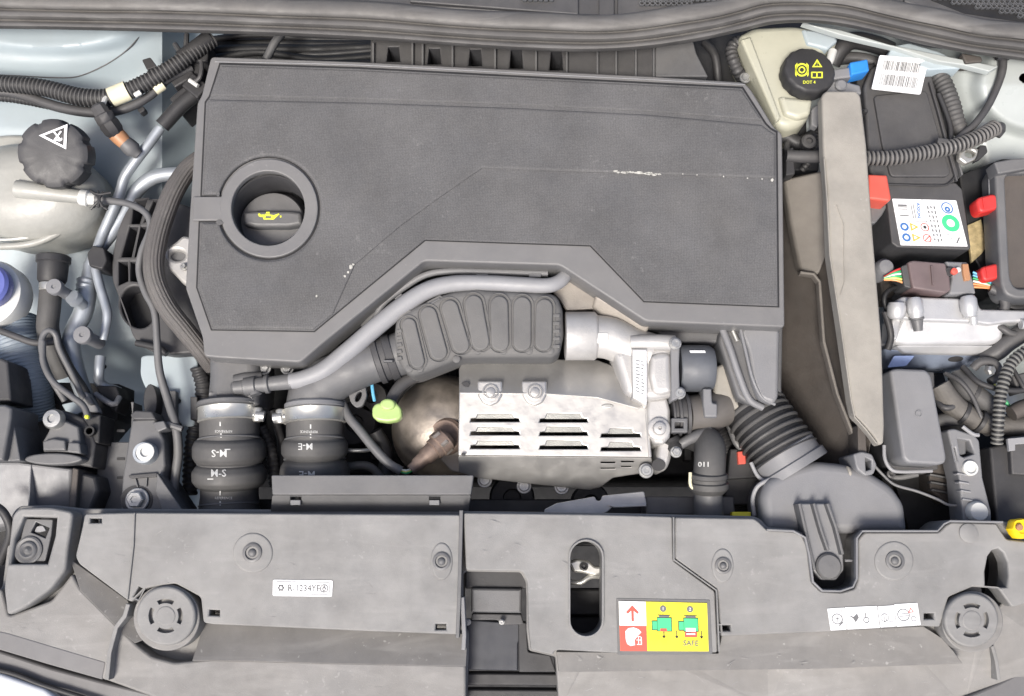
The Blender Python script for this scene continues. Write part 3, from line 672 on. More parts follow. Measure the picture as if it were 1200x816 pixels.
# SAFE sticker
PT(t, 'sticker_recess', M['mid'], pts=[(722, 701), (832, 703), (835, 767), (724, 768)], z=-.0014, th=.002, bev=.5, r=2)
q = [(725, 704.5), (828.5, 707), (830.5, 763.5), (727, 763)]
k_ = sticker(t, q, -.001, label='yellow, white and red sticker with green pictograms and the word SAFE', m='pyel', r=.5)
D = Dec(k_, q, -.0003)
D.rect('pwhite', .0, .0, .305, .49).rect('pred', 0, .49, .305, 1)
D.poly('pred', [(.152, .08), (.225, .22), (.205, .255), (.166, .19), (.166, .40), (.138, .40), (.138, .19), (.099, .255), (.078, .22)], 2)
D.poly('pwhite', [(.065, .60), (.10, .54), (.16, .525), (.215, .56), (.245, .62), (.20, .70), (.165, .78), (.17, .88), (.12, .90), (.08, .86), (.065, .76)], 2)
for (a, b, c, d) in ((.19, .70, .245, .715), (.185, .77, .245, .785), (.19, .86, .235, .875), (.235, .70, .247, .875), (.205, .72, .215, .86)): D.rect('pwhite', a, b, c, d, 2)
for x, s_ in ((.5, '1'), (.805, '2')):
    D.disc('pgrey', x, .135, .066, 1); D.text('pwhite', s_, x, .135, .085, layer=2, bold=.02)
for x, two in ((.5, 0), (.80, 1)):
    D.rect('pblack', x - .065, .26, x + .08, .275); D.rect('pgrey', x - .05, .275, x + .065, .31)
    D.rect('pblack', x - .075, .31, x + .095, .60); D.rect('pgreen', x - .068, .325, x + .087, .585, 2)
    D.rect('pblack', x - .135, .38, x - .07, .58); D.rect('pgreen', x - .126, .395, x - .072, .56, 2)
    if two:
        D.rect('pwhite', x - .05, .52, x + .06, .62, 3); D.rect('pred', x - .065, .60, x + .075, .71, 3); D.rect('pwhite', x - .045, .63, x + .055, .66, 4)
        for xx in (x - .155, x + .125):
            D.rect('pblack', xx - .005, .58, xx + .005, .73); D.poly('pblack', [(xx - .022, .69), (xx + .022, .69), (xx, .745)])
    else:
        D.rect('pred', x - .04, .54, x + .035, .60, 3); D.rect('pblack', x - .006, .6, x + .006, .73); D.poly('pblack', [(x - .022, .69), (x + .022, .69), (x, .745)])
D.text('pgrey', 'SAFE', .80, .84, .15, sx=1.0, bold=.015).build('sticker_print')
# strip of four small white stickers
for i, (q, lb) in enumerate((([(969.5, 713.5), (989.5, 712.3), (992, 737.8), (973.5, 739)], 'leftmost small white pictogram sticker'), ([(990, 712), (1027.5, 710.3), (1031, 735.8), (993, 737.8)], 'wide white pictogram sticker'),
        ([(1028.5, 711), (1047.5, 709.5), (1050, 734), (1032, 735.5)], 'narrow white pictogram sticker'), ([(1048, 708.3), (1075, 706.7), (1079, 732.6), (1051, 734.5)], 'rightmost white sticker with a red mark'))):
    k_ = sticker(t, q, .0004, label=lb, r=.6)
    D = Dec(k_, q, .001)
    if i == 0: D.disc('pgrey', .5, .5, .25, hole=.21).rect('pgrey', .4, .46, .62, .49).rect('pgrey', .49, .35, .53, .65).poly('pgrey', [(.55, .8), (.85, .62), (.88, .66), (.6, .84)]).rect('pgrey', .80, .05, .83, .6)
    if i == 1: D.poly('pgrey', [(.08, .35), (.24, .45), (.36, .30), (.40, .50), (.28, .70), (.22, .52)], 1).disc('pgrey', .62, .62, .14, hole=.10).rect('pgrey', .6, .28, .63, .5)
    if i == 2: D.disc('pgrey', .35, .55, .2, hole=.17).rect('pgrey', .3, .4, .34, .8).rect('pgrey', .42, .4, .46, .7).rect('pgrey', .7, .12, .73, .35).rect('pgrey', .55, .76, .9, .78)
    if i == 3: D.disc('pgrey', .34, .5, .28, hole=.24).rect('pgrey', .15, .44, .55, .47).rect('pgrey', .15, .54, .55, .57).poly('pred', [(.55, .42), (.68, .18), (.80, .42)], 1, [[(.60, .39), (.68, .25), (.75, .39)]]).disc('pgrey', .75, .7, .12, hole=.09)
    D.build('sticker_print')
scratches(t, [(660, 620, 780, 695), (850, 640, 940, 730), (1015, 640, 1100, 700), (560, 610, 660, 660)], .0003, 30, 5)
scratches(t, [(660, 790, 1120, 812), (660, 766, 1080, 790)], -.0130, 34, 6)
# the yellow cap at right edge
t = thing('yellow_bonnet_buffer', 'small bright yellow round cap at the right edge of the front cover', 'cap', (1192, 620, 0))
G().lathe((1191, 620, -.004), [(12, 0), (12, .010), (10.5, .013), (6, .013), (5, .011), (.01, .011)], seg=24, gear=(6, .04)).build('cap_body', M['yellow'], t)
G().lathe((1193, 618, .008), [(4, 0), (4, .004), (3, .005), (.01, .005)], seg=16).build('cap_centre', M['orange'], t)
# =================================================================== LATCH OPENING
t = thing('bonnet_latch', 'grey metal bonnet latch and dark guide in the open centre slot', 'latch', (582, 740, -.10))
PT(t, 'back_shelf', M['black'], pts=[(545, 664), (612, 664), (620, 672), (622, 690), (545, 690)], z=-.035, th=.02, bev=2)
PT(t, 'latch_plate', M['mid'], pts=[(552, 689), (612, 690), (611, 719), (552, 718)], z=-.028, th=.02, bev=3, bz=.005)
PT(t, 'latch_lip', M['dark'], pts=[(553, 719), (611, 720), (614, 732), (588, 733), (583, 727), (552, 727)], z=-.036, th=.02, bev=1.5)
PT(t, 'guide_panel', mat('blue_black_plastic', (.018, .021, .03), .5, dust=.08), pts=[(545, 726), (612, 731), (612, 745), (607, 754), (607, 786), (546, 785)], z=-.05, th=.02, bev=1.5)
PT(t, 'side_block', M['black'], pts=[(607, 728), (617, 730), (619, 764), (645, 768), (652, 788), (608, 788)], z=-.045, th=.02, bev=1.5)
PT(t, 'grille_slat', M['black'], pts=[(545, 789), (660, 790), (660, 804), (545, 803)], z=-.06, th=.02, bev=2)
PT(t, 'grille_slat', M['black'], pts=[(545, 808), (662, 809), (662, 835), (545, 835)], z=-.065, th=.02, bev=2)
bolt(t, 548, 729, -.034, 3); bolt(t, 588, 729, -.03, 2.5)
t = thing('striker_bracket', 'shiny folded metal striker seen through the oval hole', 'striker', (687, 670, -.08))
PT(t, 'bracket', M['band'], pts=[(666, 659), (676, 655), (690, 657), (698, 664), (708, 663), (710, 671), (698, 676), (684, 672), (672, 671)], z=-.04, th=.012, bev=3, bz=.004)
G().sweep([(664, 681, -.05), (680, 683, -.045), (692, 676, -.045), (710, 676, -.05)], 3, seg=10).build('spring_wire', M['band'], t)
G().lathe((684, 664, -.038), [(5, 0), (5, .004), (3, .005), (2, .001), (.01, .001)]).build('pivot', M['black'], t)
PT(t, 'cross_rail', M['blackd'], pts=rect(655, 690, 720, 722), z=-.075, th=.02, bev=3)
PT(t, 'cross_rail', M['black'], pts=rect(655, 722, 720, 765), z=-.09, th=.02, bev=3)
# bumper below the front covers
t = thing('front_bumper', 'grey plastic bumper top with a black gap strip along the bottom edge', 'bumper', (100, 800, -.06))
PT(t, 'trim_band', M['bumper'], pts=[(-120, 742), (-10, 760), (60, 783), (124, 800), (215, 822), (215, 880), (40, 880), (-120, 830)], z=-.035, th=.05, bev=3, bz=.004, r=3)
G().sweep([(-120, 765, -.028), (0, 786, -.028), (50, 803, -.028), (110, 822, -.028), (160, 840, -.03)], 3, seg=10).build('edge_strip', M['black'], t)
PT(t, 'painted_nose', M['paintc'], pts=[(-120, 768), (0, 790), (52, 808), (80, 830), (-120, 840)], z=-.022, th=.04, bev=5, bz=.006, r=3)
PT(t, 'trim_band', M['bumper'], pts=[(1130, 818), (1172, 800), (1206, 782), (1330, 740), (1330, 880), (1100, 880)], z=-.036, th=.05, bev=3, bz=.004, r=3)
# =================================================================== LEFT SIDE
t = thing('coolant_tank', 'round translucent grey coolant tank with a domed black screw cap', 'coolant tank', (20, 220, -.12))
PT(t, 'tank_shell', M['tank'], pts=ell(14, 212, 91, 59, 60), z=-.035, th=.05, bev=46, bz=.05, r=0, segs=12)
PT(t, 'lower_shell', M['tank'], pts=ell(14, 218, 92, 62, 60), z=-.095, th=.06, bev=6, bz=.01, r=0, segs=4)
G().sweep([(-90, 262, -.074), (-40, 284, -.074), (0, 289, -.074), (40, 285, -.074), (72, 271, -.074), (95, 255, -.074), (108, 240, -.074)], 4.2, seg=12).build('seam_flange', M['tank'], t)
G().sweep([(-90, 254, -.070), (-40, 276, -.070), (0, 281, -.070), (38, 277, -.070), (68, 264, -.070), (90, 248, -.070), (102, 236, -.070)], 1.4, seg=8).build('seam_bead', M['white'], t)
G().sweep([(20, 222, -.036), (55, 226, -.038), (96, 231, -.045)], [11, 10, 8], seg=18).build('outlet_spout', M['tank'], t)
G().rod((93, 231, -.045), (112, 234, -.048), [(0, 8), (.1, 9.5), (.5, 9.5), (.6, 7.5), (1, 7)]).build('spout_collar', M['white'], t)
ax = Vector((.12, -.30, 1)).normalized()
cpt = (66, 186, -.028)
G().lathe((71, 186, -.045), [(35, 0), (35, .02)], axis=ax, seg=40).build('tank_neck', M['tank'], t)
capc = (71, 183, -.028)
G().lathe(capc, [(37, 0), (38.5, .001), (38.5, .020), (37, .026), (33, .029), (28, .030), (.01, .031)], axis=ax, seg=96, gear=(8, .035, -.6)).build('tank_cap', M['dark'], t, label='black screw cap with a white warning triangle')
# triangle symbol lies on the cap's top plane
top = W(*capc) + ax * .0306
def ontop(px, py):
    d = ray(px, py); k = (top - CAM).dot(ax) / d.dot(ax); return (CAM + d * k).z
D = Dec(t, [(44, 142), (82, 142), (82, 178), (44, 178)], lambda x, y: ontop(x, y) + .0006)
D.poly('pwhite', [(.04, .47), (.92, .10), (.88, .92)], 1, [[(.20, .475), (.83, .21), (.80, .80)]])
D.text('pwhite', '~', .62, .60, .5, rot=-8, bold=.03); D.poly('pwhite', [(.48, .36), (.53, .34), (.74, .62), (.69, .64)]).poly('pwhite', [(.70, .32), (.75, .34), (.55, .62), (.50, .60)]).build('warning_symbol')
t = thing('overflow_hose', 'thin grey hose curling from the coolant tank spout down to the front', 'hose', (190, 400, -.05))
G().sweep([(104, 233, -.046), (122, 235, -.045), (150, 239, -.04), (171, 250, -.038), (176, 268, -.04), (166, 295, -.042), (163, 318, -.045), (170, 342, -.045), (181, 365, -.045), (184, 400, -.05), (187, 435, -.055), (197, 470, -.06), (206, 500, -.06), (209, 530, -.065), (205, 562, -.07), (202, 600, -.08)], [5, 4.6, 4, 4, 4, 4, 4, 4.2, 4.2, 4.2, 4.6, 5, 5.2, 5.4, 5.4, 5.4], seg=14).build('hose_tube', M['mid'], t)
g = G()
for dx, dy in ((-4, -8), (3, -9), (9, -8)): g.sweep([(112 + dx, 233 + dy, -.032), (116, 234, -.03), (112 + dx, 235 - dy, -.032)], 1.5, seg=8)
g.sweep([(106, 224, -.032), (116, 228, -.03), (130, 226, -.032)], 1.5, seg=8); g.sweep([(106, 245, -.035), (116, 240, -.033), (126, 246, -.035)], 1.5, seg=8)
g.build('spring_clip', M['black'], t)
G().rod((196, 497, -.055), (214, 503, -.055), [(0, 3.5), (1, 3.5)], seg=8).build('cable_tie', M['mid'], t)
# harness across strut tower
t = thing('strut_tower_loom', 'corrugated black wiring loom sagging across the pale blue strut tower', 'wiring loom', (120, 110, -.04))
conduit([(-60, 92, -.035), (0, 98, -.035), (50, 103, -.034), (95, 114, -.034), (130, 114, -.034), (165, 100, -.034), (200, 80, -.034), (226, 62, -.035), (250, 46, -.04)], [9, 9, 9.3, 10, 10, 9.5, 9, 8.5, 8.5], .0052, .09, M['rubber'], t, 'conduit', seg=16)
G().sweep([(-60, 106, -.045), (0, 108, -.045), (30, 113, -.045), (70, 126, -.045), (110, 132, -.045), (145, 128, -.045), (175, 113, -.045), (198, 92, -.045), (225, 80, -.05)], [5, 5, 5.5, 6, 6, 5.5, 5, 5, 5], seg=14).build('cable', M['dark'], t)
conduit([(-60, 112, -.055), (0, 114, -.055), (30, 118, -.055), (60, 124, -.055)], 5, .005, .09, M['black'], t, 'conduit', seg=12)
G().sweep([(212, 70, -.036), (230, 57, -.036), (246, 45, -.038)], [10, 10, 10], seg=16).build('tape_wrap', M['black'], t)
G().sweep([(130, 114.5, -.033), (150, 106, -.033)], 11.5, seg=16).build('paper_tape', M['tape'], t, label='cream paper tape flag on the thick conduit')
G().sweep([(181, 106, -.042), (191, 99, -.042)], 6.5, seg=14).build('paper_tape', M['tape'], t, label='small cream tape on the thin cable')
G().sweep([(158, 112, -.028), (165, 108, -.027)], 3, seg=8).build('loom_tag', M['white'], t)
PT(t, 'loom_clip', M['black'], pts=[(166, 70), (176, 67), (184, 78), (172, 82)], z=-.05, th=.01, bev=1)
PT(t, 'loom_clip', M['black'], pts=[(160, 128), (168, 124), (170, 129), (164, 133)], z=-.05, th=.01, bev=1)
t = thing('pressure_sensor', 'black plug sensor with an orange band standing on the thin metal pipe', 'sensor', (140, 150, -.05))
G().rod((113, 122, -.018), (127, 145, -.03), [(0, 6), (.1, 9), (.5, 10), (.55, 12), (.9, 12), (1, 10)], seg=8).build('plug_body', M['dark'], t)
G().rod((126, 143, -.03), (137, 158, -.04), [(0, 11.5), (.2, 12.5), (.7, 12), (1, 9)], seg=8).build('connector', M['black'], t)
G().rod((135, 156, -.04), (147, 168, -.046), [(0, 9.5), (.5, 9.5), (1, 8.5)]).build('orange_band', M['orange'], t)
G().rod((146, 167, -.046), (163, 182, -.056), [(0, 9), (.3, 10), (.6, 10), (.8, 7), (1, 6)], seg=10).build('sensor_base', M['mid'], t)
G().sweep([(120, 124, -.022), (123, 117, -.025), (126, 110, -.03)], 3, seg=8).build('wire', M['white'], t)
t = thing('thin_coolant_pipe', 'thin silver metal pipe with black sleeve left of the engine cover', 'pipe', (150, 200, -.08))
G().sweep([(188, 150, -.06), (172, 172, -.062), (158, 190, -.065), (146, 208, -.07), (140, 228, -.075), (130, 252, -.08), (120, 275, -.085), (113, 296, -.085), (112, 312, -.085), (116, 332, -.085), (122, 352, -.085), (126, 368, -.085), (124, 384, -.087), (121, 398, -.09)], [6, 6, 6, 6, 6, 6, 6, 5.6, 5.4, 5.4, 5.4, 5.4, 5.2, 5], seg=16).build('pipe_tube', M['alup'], t)
G().sweep([(232, 108, -.055), (212, 124, -.055), (190, 148, -.058)], [9, 9, 9], seg=16).build('sleeve', M['black'], t)
PT(t, 'pipe_clamp', M['black'], pts=[(101, 297), (108, 287), (122, 290), (126, 305), (120, 316), (104, 312)], z=-.072, th=.03, bev=2, bz=.004, r=3)
t = thing('thick_coolant_pipe', 'thicker silver metal pipe bending down behind the black clamp', 'pipe', (110, 340, -.09))
G().sweep([(235, 204, -.075), (200, 204, -.08), (178, 209, -.085), (160, 224, -.09), (148, 246, -.092), (133, 270, -.095), (118, 290, -.098), (106, 312, -.10)], [8, 8, 8.5, 8.5, 8, 8, 8, 8], seg=18).build('pipe_tube', M['alup'], t)
G().sweep([(106, 310, -.10), (104, 330, -.10), (101, 350, -.10), (97, 368, -.10), (88, 385, -.10), (83, 405, -.10), (88, 430, -.105), (96, 455, -.11), (108, 480, -.12)], [8, 9, 11, 11, 10.5, 10.5, 10, 10, 9], seg=18).build('pipe_tube', M['alup'], t)
G().rod((102, 327, -.10), (100, 341, -.10), [(0, 10), (.2, 11.5), (.4, 10), (.6, 11.5), (.8, 10), (1, 11)]).build('pipe_union', M['alup'], t)
G().rod((97, 358, -.09), (84, 348, -.07), [(0, 7), (.5, 7), (.6, 9), (1, 8)]).build('branch_stub', M['alup'], t)
for i, (x, y, z, r) in enumerate(((72, 341, -.045, 9.5), (104.5, 396.5, -.055, 10.5))):
    G().lathe((x, y, z - .02), [(r * .7, -.03), (r * .7, .012), (r, .014), (r, .019), (r * .93, .021), (r * .3, .0212), (r * .18, .0195), (.01, .0195)], seg=28).build('service_cap', M['light'], t, label=('upper' if i == 0 else 'lower') + ' grey service port cap')
G().sweep([(118, 418, -.10), (116, 436, -.10), (118, 450, -.11), (140, 460, -.12)], [6, 6, 6, 6], seg=14).build('pipe_tube', M['alup'], t)
t = thing('vacuum_elbow_hose', 'black rubber hose with wide collar and thin metal band left of the pipes', 'hose', (62, 340, -.10))
G().sweep([(60, 335, -.075), (58, 360, -.075), (56, 385, -.08), (62, 410, -.09), (75, 440, -.11)], [12.5, 12.5, 12.5, 13, 13], seg=20).build('hose_tube', M['rubber'], t)
G().rod((63, 300, -.07), (61, 332, -.072), [(0, 17), (.05, 19), (.25, 19), (.3, 17), (.9, 16), (1, 14)], seg=28).build('collar', M['black'], t)
G().rod((61, 332, -.072), (60.5, 341, -.073), [(0, 13.2), (.1, 13.8), (.9, 13.8), (1, 13)], seg=28).build('metal_band', M['band'], t)
t = thing('washer_reservoir', 'white washer filler neck with a violet blue cap at the left edge', 'washer bottle', (5, 350, -.07))
G().lathe((-1, 351, -.085), [(40, 0), (41, .022), (39, .030), (30, .033), (.01, .034)], seg=48).build('neck', M['white'], t)
G().lathe((-9, 338, -.050), [(25, 0), (26, .003), (26, .014), (23, .018), (.01, .019)], seg=48).build('cap', M['bluecap'], t, label='violet blue snap cap')
t = thing('washer_filler_duct', 'wide finely ribbed pale blue grey duct below the washer neck', 'duct', (25, 430, -.12))
G().sweep([(12, 380, -.10), (22, 410, -.10), (30, 445, -.11), (36, 490, -.13)], [30, 28, 27, 27], seg=28, corr=(.004, .018)).build('duct_tube', M['duct'], t)
t = thing('left_cable_bundle', 'loose grey cables looping between the black hose and the lamp plug', 'cable', (80, 440, -.07))
G().sweep([(76, 470, -.07), (58, 440, -.055), (49, 412, -.05), (50, 395, -.05), (57, 387, -.05), (65, 392, -.055), (70, 410, -.06), (85, 440, -.065), (98, 468, -.07)], 3.6, seg=12).build('cable', M['mid'], t)
G().sweep([(50, 400, -.05), (51, 425, -.05), (62, 447, -.05), (84, 465, -.05), (98, 476, -.05), (104, 492, -.05)], 3.8, seg=12).build('cable', M['mid'], t)
G().sweep([(-20, 384, -.06), (0, 388, -.058), (22, 396, -.058), (42, 402, -.06), (70, 400, -.07)], 4, seg=12).build('cable', M['dark'], t)
G().sweep([(66, 400, -.08), (80, 430, -.085), (98, 458, -.09), (106, 480, -.09)], 6, seg=12).build('cable', M['black'], t)
# belt-side bracket with slots
t = thing('slotted_mount_bracket', 'dark slotted casting with a large oval hole beside the braided hose', 'bracket', (180, 320, -.11))
sl = [[(157, 236), (172, 234), (163, 262), (154, 262)], [(180, 236), (189, 236), (184, 252), (174, 258), (168, 261)], [(152, 266), (162, 266), (155, 301), (142, 301)], [(165, 266), (173, 266), (166, 300), (157, 301)], [(139, 307), (149, 307), (150, 329), (139, 334)], [(153, 307), (160, 307), (163, 330), (153, 329)], [(175, 240), (183, 240), (176, 262), (167, 262)]]
sl = sl[:1] + sl[1:6]
PT(t, 'casting', M['dark'], pts=[(152, 236), (165, 231), (205, 236), (245, 250), (245, 412), (200, 416), (172, 410), (156, 396), (143, 360), (131, 328), (131, 300), (138, 268)], z=-.085, th=.05, bev=2.5, bz=.003, holes=sl + [ell(161, 360, 19, 25, 28, rot=-18)], r=6)
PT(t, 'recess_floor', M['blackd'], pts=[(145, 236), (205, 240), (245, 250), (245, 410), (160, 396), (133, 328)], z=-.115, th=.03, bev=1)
G().sweep([(196, 415, -.075), (185, 408, -.075), (160, 402, -.08)], 4, seg=10).build('lower_rib', M['black'], t)
t = thing('braided_fuel_hose', 'thick dark braided hose bowing down the left side of the engine cover', 'hose', (200, 310, -.05))
G().sweep([(245, 180, -.05), (222, 197, -.045), (205, 222, -.04), (193, 250, -.038), (184, 280, -.038), (180, 310, -.038), (184, 335, -.038), (197, 362, -.04), (215, 385, -.045), (235, 410, -.06), (250, 430, -.08)], [10, 10.5, 11, 11.2, 11.3, 11.3, 11.3, 11.2, 11, 10.5, 10], seg=80, lobes=(18, .07)).build('hose_tube', mat('braid', (.06, .055, .055), .5, dust=.4, bump=.9, bscale=1400), t, ang=30)
t = thing('alternator_lug', 'light aluminium casting lug between the braided hose and engine cover', 'casting', (208, 305, -.09))
PT(t, 'lug', M['alu'], pts=[(194, 290), (204, 284), (214, 275), (232, 280), (232, 338), (214, 333), (204, 322), (194, 314)], z=-.05, th=.05, bev=4, bz=.006, holes=[ell(207, 299, 9, 6, 20)], r=4)
PT(t, 'lug_recess', M['mid'], pts=ell(207, 299, 11, 8, 20), z=-.058, th=.01, bev=0, r=0)
bolt(t, 216, 313, -.048, 3.5)
t = thing('corner_loom_connectors', 'cluster of black connectors in the gap between loom and cover corner', 'connector', (222, 100, -.05))
for (x, y, a, b, r) in ((212, 88, 14, 9, -30), (226, 76, 10, 14, 10), (228, 100, 12, 10, 40), (216, 112, 16, 9, -40), (234, 60, 10, 12, 5)):
    PT(t, 'connector_shell', M['black'], pts=rect(x - a, y - b, x + a, y + b, r), z=-.052 + random.uniform(0, .01), th=.05, bev=2, r=2)
G().sweep([(236, 72, -.035), (236, 84, -.033), (232, 94, -.035), (222, 96, -.04)], 2.5, seg=8).build('wire', M['dark'], t)
G().sweep([(222, 94, -.036), (232, 101, -.036)], 2.5, seg=8).build('wire', M['white'], t)
G().sweep([(205, 52, -.06), (216, 66, -.05), (219, 40, -.05)], 3, seg=8).build('wire', M['dark'], t)
# lamp area, lower left
t = thing('headlamp_housing', 'glossy dark grey headlamp housing in the lower left corner', 'headlamp housing', (50, 570, -.08))
PT(t, 'housing_top', M['light'], pts=[(-100, 540), (22, 541), (84, 549), (85, 600), (-100, 640)], z=pl((0, 540, -.045), (84, 549, -.052), (0, 620, -.075)), th=.1, bev=4, bz=.006)
PT(t, 'housing_side', M['brown'], pts=[(85, 548), (92, 550), (88, 600), (80, 600)], z=-.05, th=.08, bev=1.5)
PT(t, 'lens_shell', M['dark'], pts=[(92, 552), (112, 558), (116, 575), (106, 600), (88, 600)], z=-.06, th=.08, bev=4, bz=.01)
strip([(36, 545), (33, 600)], 1.8, -.048, 'rib', 'light', t, th=.02)
PT(t, 'upright', M['mid'], pts=[(-60, 474), (6, 474), (14, 478), (13, 490), (4, 540), (-60, 540)], z=-.02, th=.06, bev=3, bz=.004)
PT(t, 'upright_wedge', M['mid'], pts=[(15, 490), (24, 540), (8, 541)], z=-.03, th=.06, bev=1.5)
PT(t, 'upper_cover', M['dark'], pts=[(-60, 418), (2, 420), (9, 424), (13, 470), (-60, 472)], z=-.035, th=.05, bev=3)
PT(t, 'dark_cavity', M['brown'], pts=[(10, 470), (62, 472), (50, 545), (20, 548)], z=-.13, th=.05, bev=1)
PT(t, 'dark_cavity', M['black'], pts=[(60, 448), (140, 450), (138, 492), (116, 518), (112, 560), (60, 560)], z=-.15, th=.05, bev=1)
G().sweep([(-10, 590, -.02), (5, 602, -.02), (12, 625, -.03), (0, 660, -.05)], 5, seg=10).build('gasket', M['black'], t)
t = thing('headlamp_level_motor', 'grey lamp adjuster unit with a pale round nut and yellow clip', 'adjuster', (70, 520, -.06))
PT(t, 'motor_body', M['dark'], pts=[(60, 490), (72, 480), (97, 490), (104, 500), (112, 520), (108, 548), (48, 540), (54, 516)], z=-.058, th=.05, bev=3)
PT(t, 'front_block', M['mid'], pts=[(56, 506), (62, 486), (92, 500), (96, 532), (50, 530), (49, 518)], z=-.045, th=.03, bev=2.5, bz=.004)
PT(t, 'front_tab', M['mid'], pts=[(50, 517), (62, 514), (76, 516), (77, 528), (50, 528)], z=-.038, th=.02, bev=2)
PT(t, 'front_tab', M['mid'], pts=[(80, 518), (93, 519), (95, 532), (78, 530)], z=-.038, th=.02, bev=2)
PT(t, 'flange_disc', M['mid'], pts=ell(62, 538, 34, 7, 30), z=-.04, th=.02, bev=2, r=0)
G().lathe((65, 492, -.045), [(12, 0), (12, .006), (10, .010), (5, .0104), (4.5, .008), (.01, .008)], seg=28).build('round_nut', M['steel'], t)
G().lathe((103, 489, -.042), [(2.4, 0), (2.4, .004), (.01, .006)], seg=10).build('yellow_clip', M['pyg'], t)
PT(t, 'plug', M['black'], pts=[(96, 486), (118, 486), (116, 520), (98, 516)], z=-.06, th=.04, bev=2)
G().lathe((107, 506, -.058), [(6, 0), (6, .006), (4, .006), (4, .0), (.01, .0)], seg=16).build('socket', M['blackd'], t)
t = thing('inner_lamp_panel', 'flat grey panel between lamp adjuster and bolted bracket', 'panel', (130, 550, -.12))
PT(t, 'sheet', M['mid'], pts=[(120, 518), (152, 518), (155, 470), (160, 520), (160, 610), (116, 600), (110, 570)], z=-.095, th=.03, bev=1.5)
for y in (505, 538, 560): PT(t, 'slot_mark', M['black'], pts=rect(137, y - 1.5, 146, y + 1.5), z=-.0940, th=.001, bev=0, r=.3)
t = thing('wing_bracket_plate', 'painted pale steel plate with rounded top behind the thin hose', 'steel plate', (200, 460, -.12))
PT(t, 'plate', M['paintb'], pts=[(165, 418), (171, 416), (228, 417), (232, 425), (228, 500), (215, 500), (170, 455), (164, 440)], z=-.105, th=.01, bev=2, r=6, holes=[ell(209, 470, 2.6, 3, 12)])
PT(t, 'lower_fold', M['mid'], pts=[(183, 458), (206, 458), (206, 505), (190, 505)], z=-.095, th=.02, bev=1)
PT(t, 'black_tab', M['dark'], pts=rect(223, 465, 231, 492), z=-.09, th=.02, bev=1, r=1)
t = thing('bolted_support_bracket', 'dusty grey support bracket carrying a round bushing and flanged bolt', 'bracket', (175, 550, -.08))
PT(t, 'bracket_arm', M['mid'], pts=[(154, 492), (182, 490), (186, 502), (192, 515), (194, 545), (190, 558), (215, 596), (215, 610), (140, 610), (143, 560)], z=-.05, th=.05, bev=2.5, bz=.004)
PT(t, 'top_hook', M['dark'], pts=[(152, 486), (158, 481), (178, 482), (183, 492), (156, 492)], z=-.042, th=.03, bev=2)
PT(t, 'hook_back', M['black'], pts=ell(176, 470, 8, 20, 20), z=-.075, th=.02, bev=1, r=0)
PT(t, 'side_tab', M['mid'], pts=[(178, 495), (192, 493), (196, 502), (184, 507)], z=-.044, th=.02, bev=1.5)
PT(t, 'gusset', M['mid'], pts=[(184, 554), (214, 598), (190, 600), (182, 575)], z=-.042, th=.02, bev=1.2)
PT(t, 'lip', M['dark'], pts=[(150, 557), (184, 554), (184, 559), (152, 561)], z=-.046, th=.006, bev=.8)
G().lathe((173, 532, -.05), [(13, 0), (13, .012), (12, .014), (9, .014), (8, .004), (.01, .004)], seg=28).build('bushing_sleeve', M['alup'], t)
G().lathe((171, 530, -.036), [(10.5, 0), (10.5, .0025), (9.5, .003), (6, .003), (5.8, -.006), (.01, -.006)], seg=28).build('bushing_ring', M['white'], t)
bolt(t, 161, 586, -.048, 10, washer=1.4, h=.010)
for x0, x1 in (((158, 560), (161, 571)), ((172, 558), (171, 570))): strip([x0, x1], 1.5, -.047, 'rib', 'mid', t, th=.004, bev=.3)
PT(t, 'recess_ring', M['black'], pts=ell(160, 586, 19, 17, 30), z=-.0492, th=.001, bev=0, r=0)

t = thing('small_clip_cluster', 'small grey clips and black plugs around the lower ends of the metal pipes', 'clip', (110, 460, -.10))
PT(t, 'grey_clip', M['light'], pts=[(92, 462), (101, 459), (114, 478), (116, 484), (104, 483)], z=-.07, th=.01, bev=1)
PT(t, 'clip_body', M['mid'], pts=[(98, 466), (104, 464), (110, 474), (103, 475)], z=-.064, th=.006, bev=1)
PT(t, 'black_plug', M['blackd'], pts=[(112, 452), (136, 452), (142, 466), (136, 484), (120, 474)], z=-.10, th=.03, bev=2)
PT(t, 'pale_tab', M['paintb'], pts=[(72, 474), (90, 470), (98, 482), (86, 488), (78, 484)], z=-.09, th=.01, bev=1)
G().sweep([(112, 462, -.095), (124, 470, -.09), (134, 474, -.09), (140, 466, -.1)], 3.4, seg=10).build('short_pipe', M['light'], t)
G().lathe((122, 430, -.11), [(3, 0), (3, .003), (.01, .003)], seg=10).build('body_plug', M['blackd'], t)
t = thing('dark_gap_loom', 'dark ribbed loom lying in the shadow between braided hose and cover', 'wiring loom', (212, 370, -.11))
for i in range(5): G().sweep([(196 + 7 * i, 335, -.10), (200 + 7 * i, 360, -.095), (208 + 6 * i, 385, -.10), (222 + 5 * i, 412, -.11)], 3.4, seg=10).build('cable', M['blackd' if i % 2 else 'black'], t)
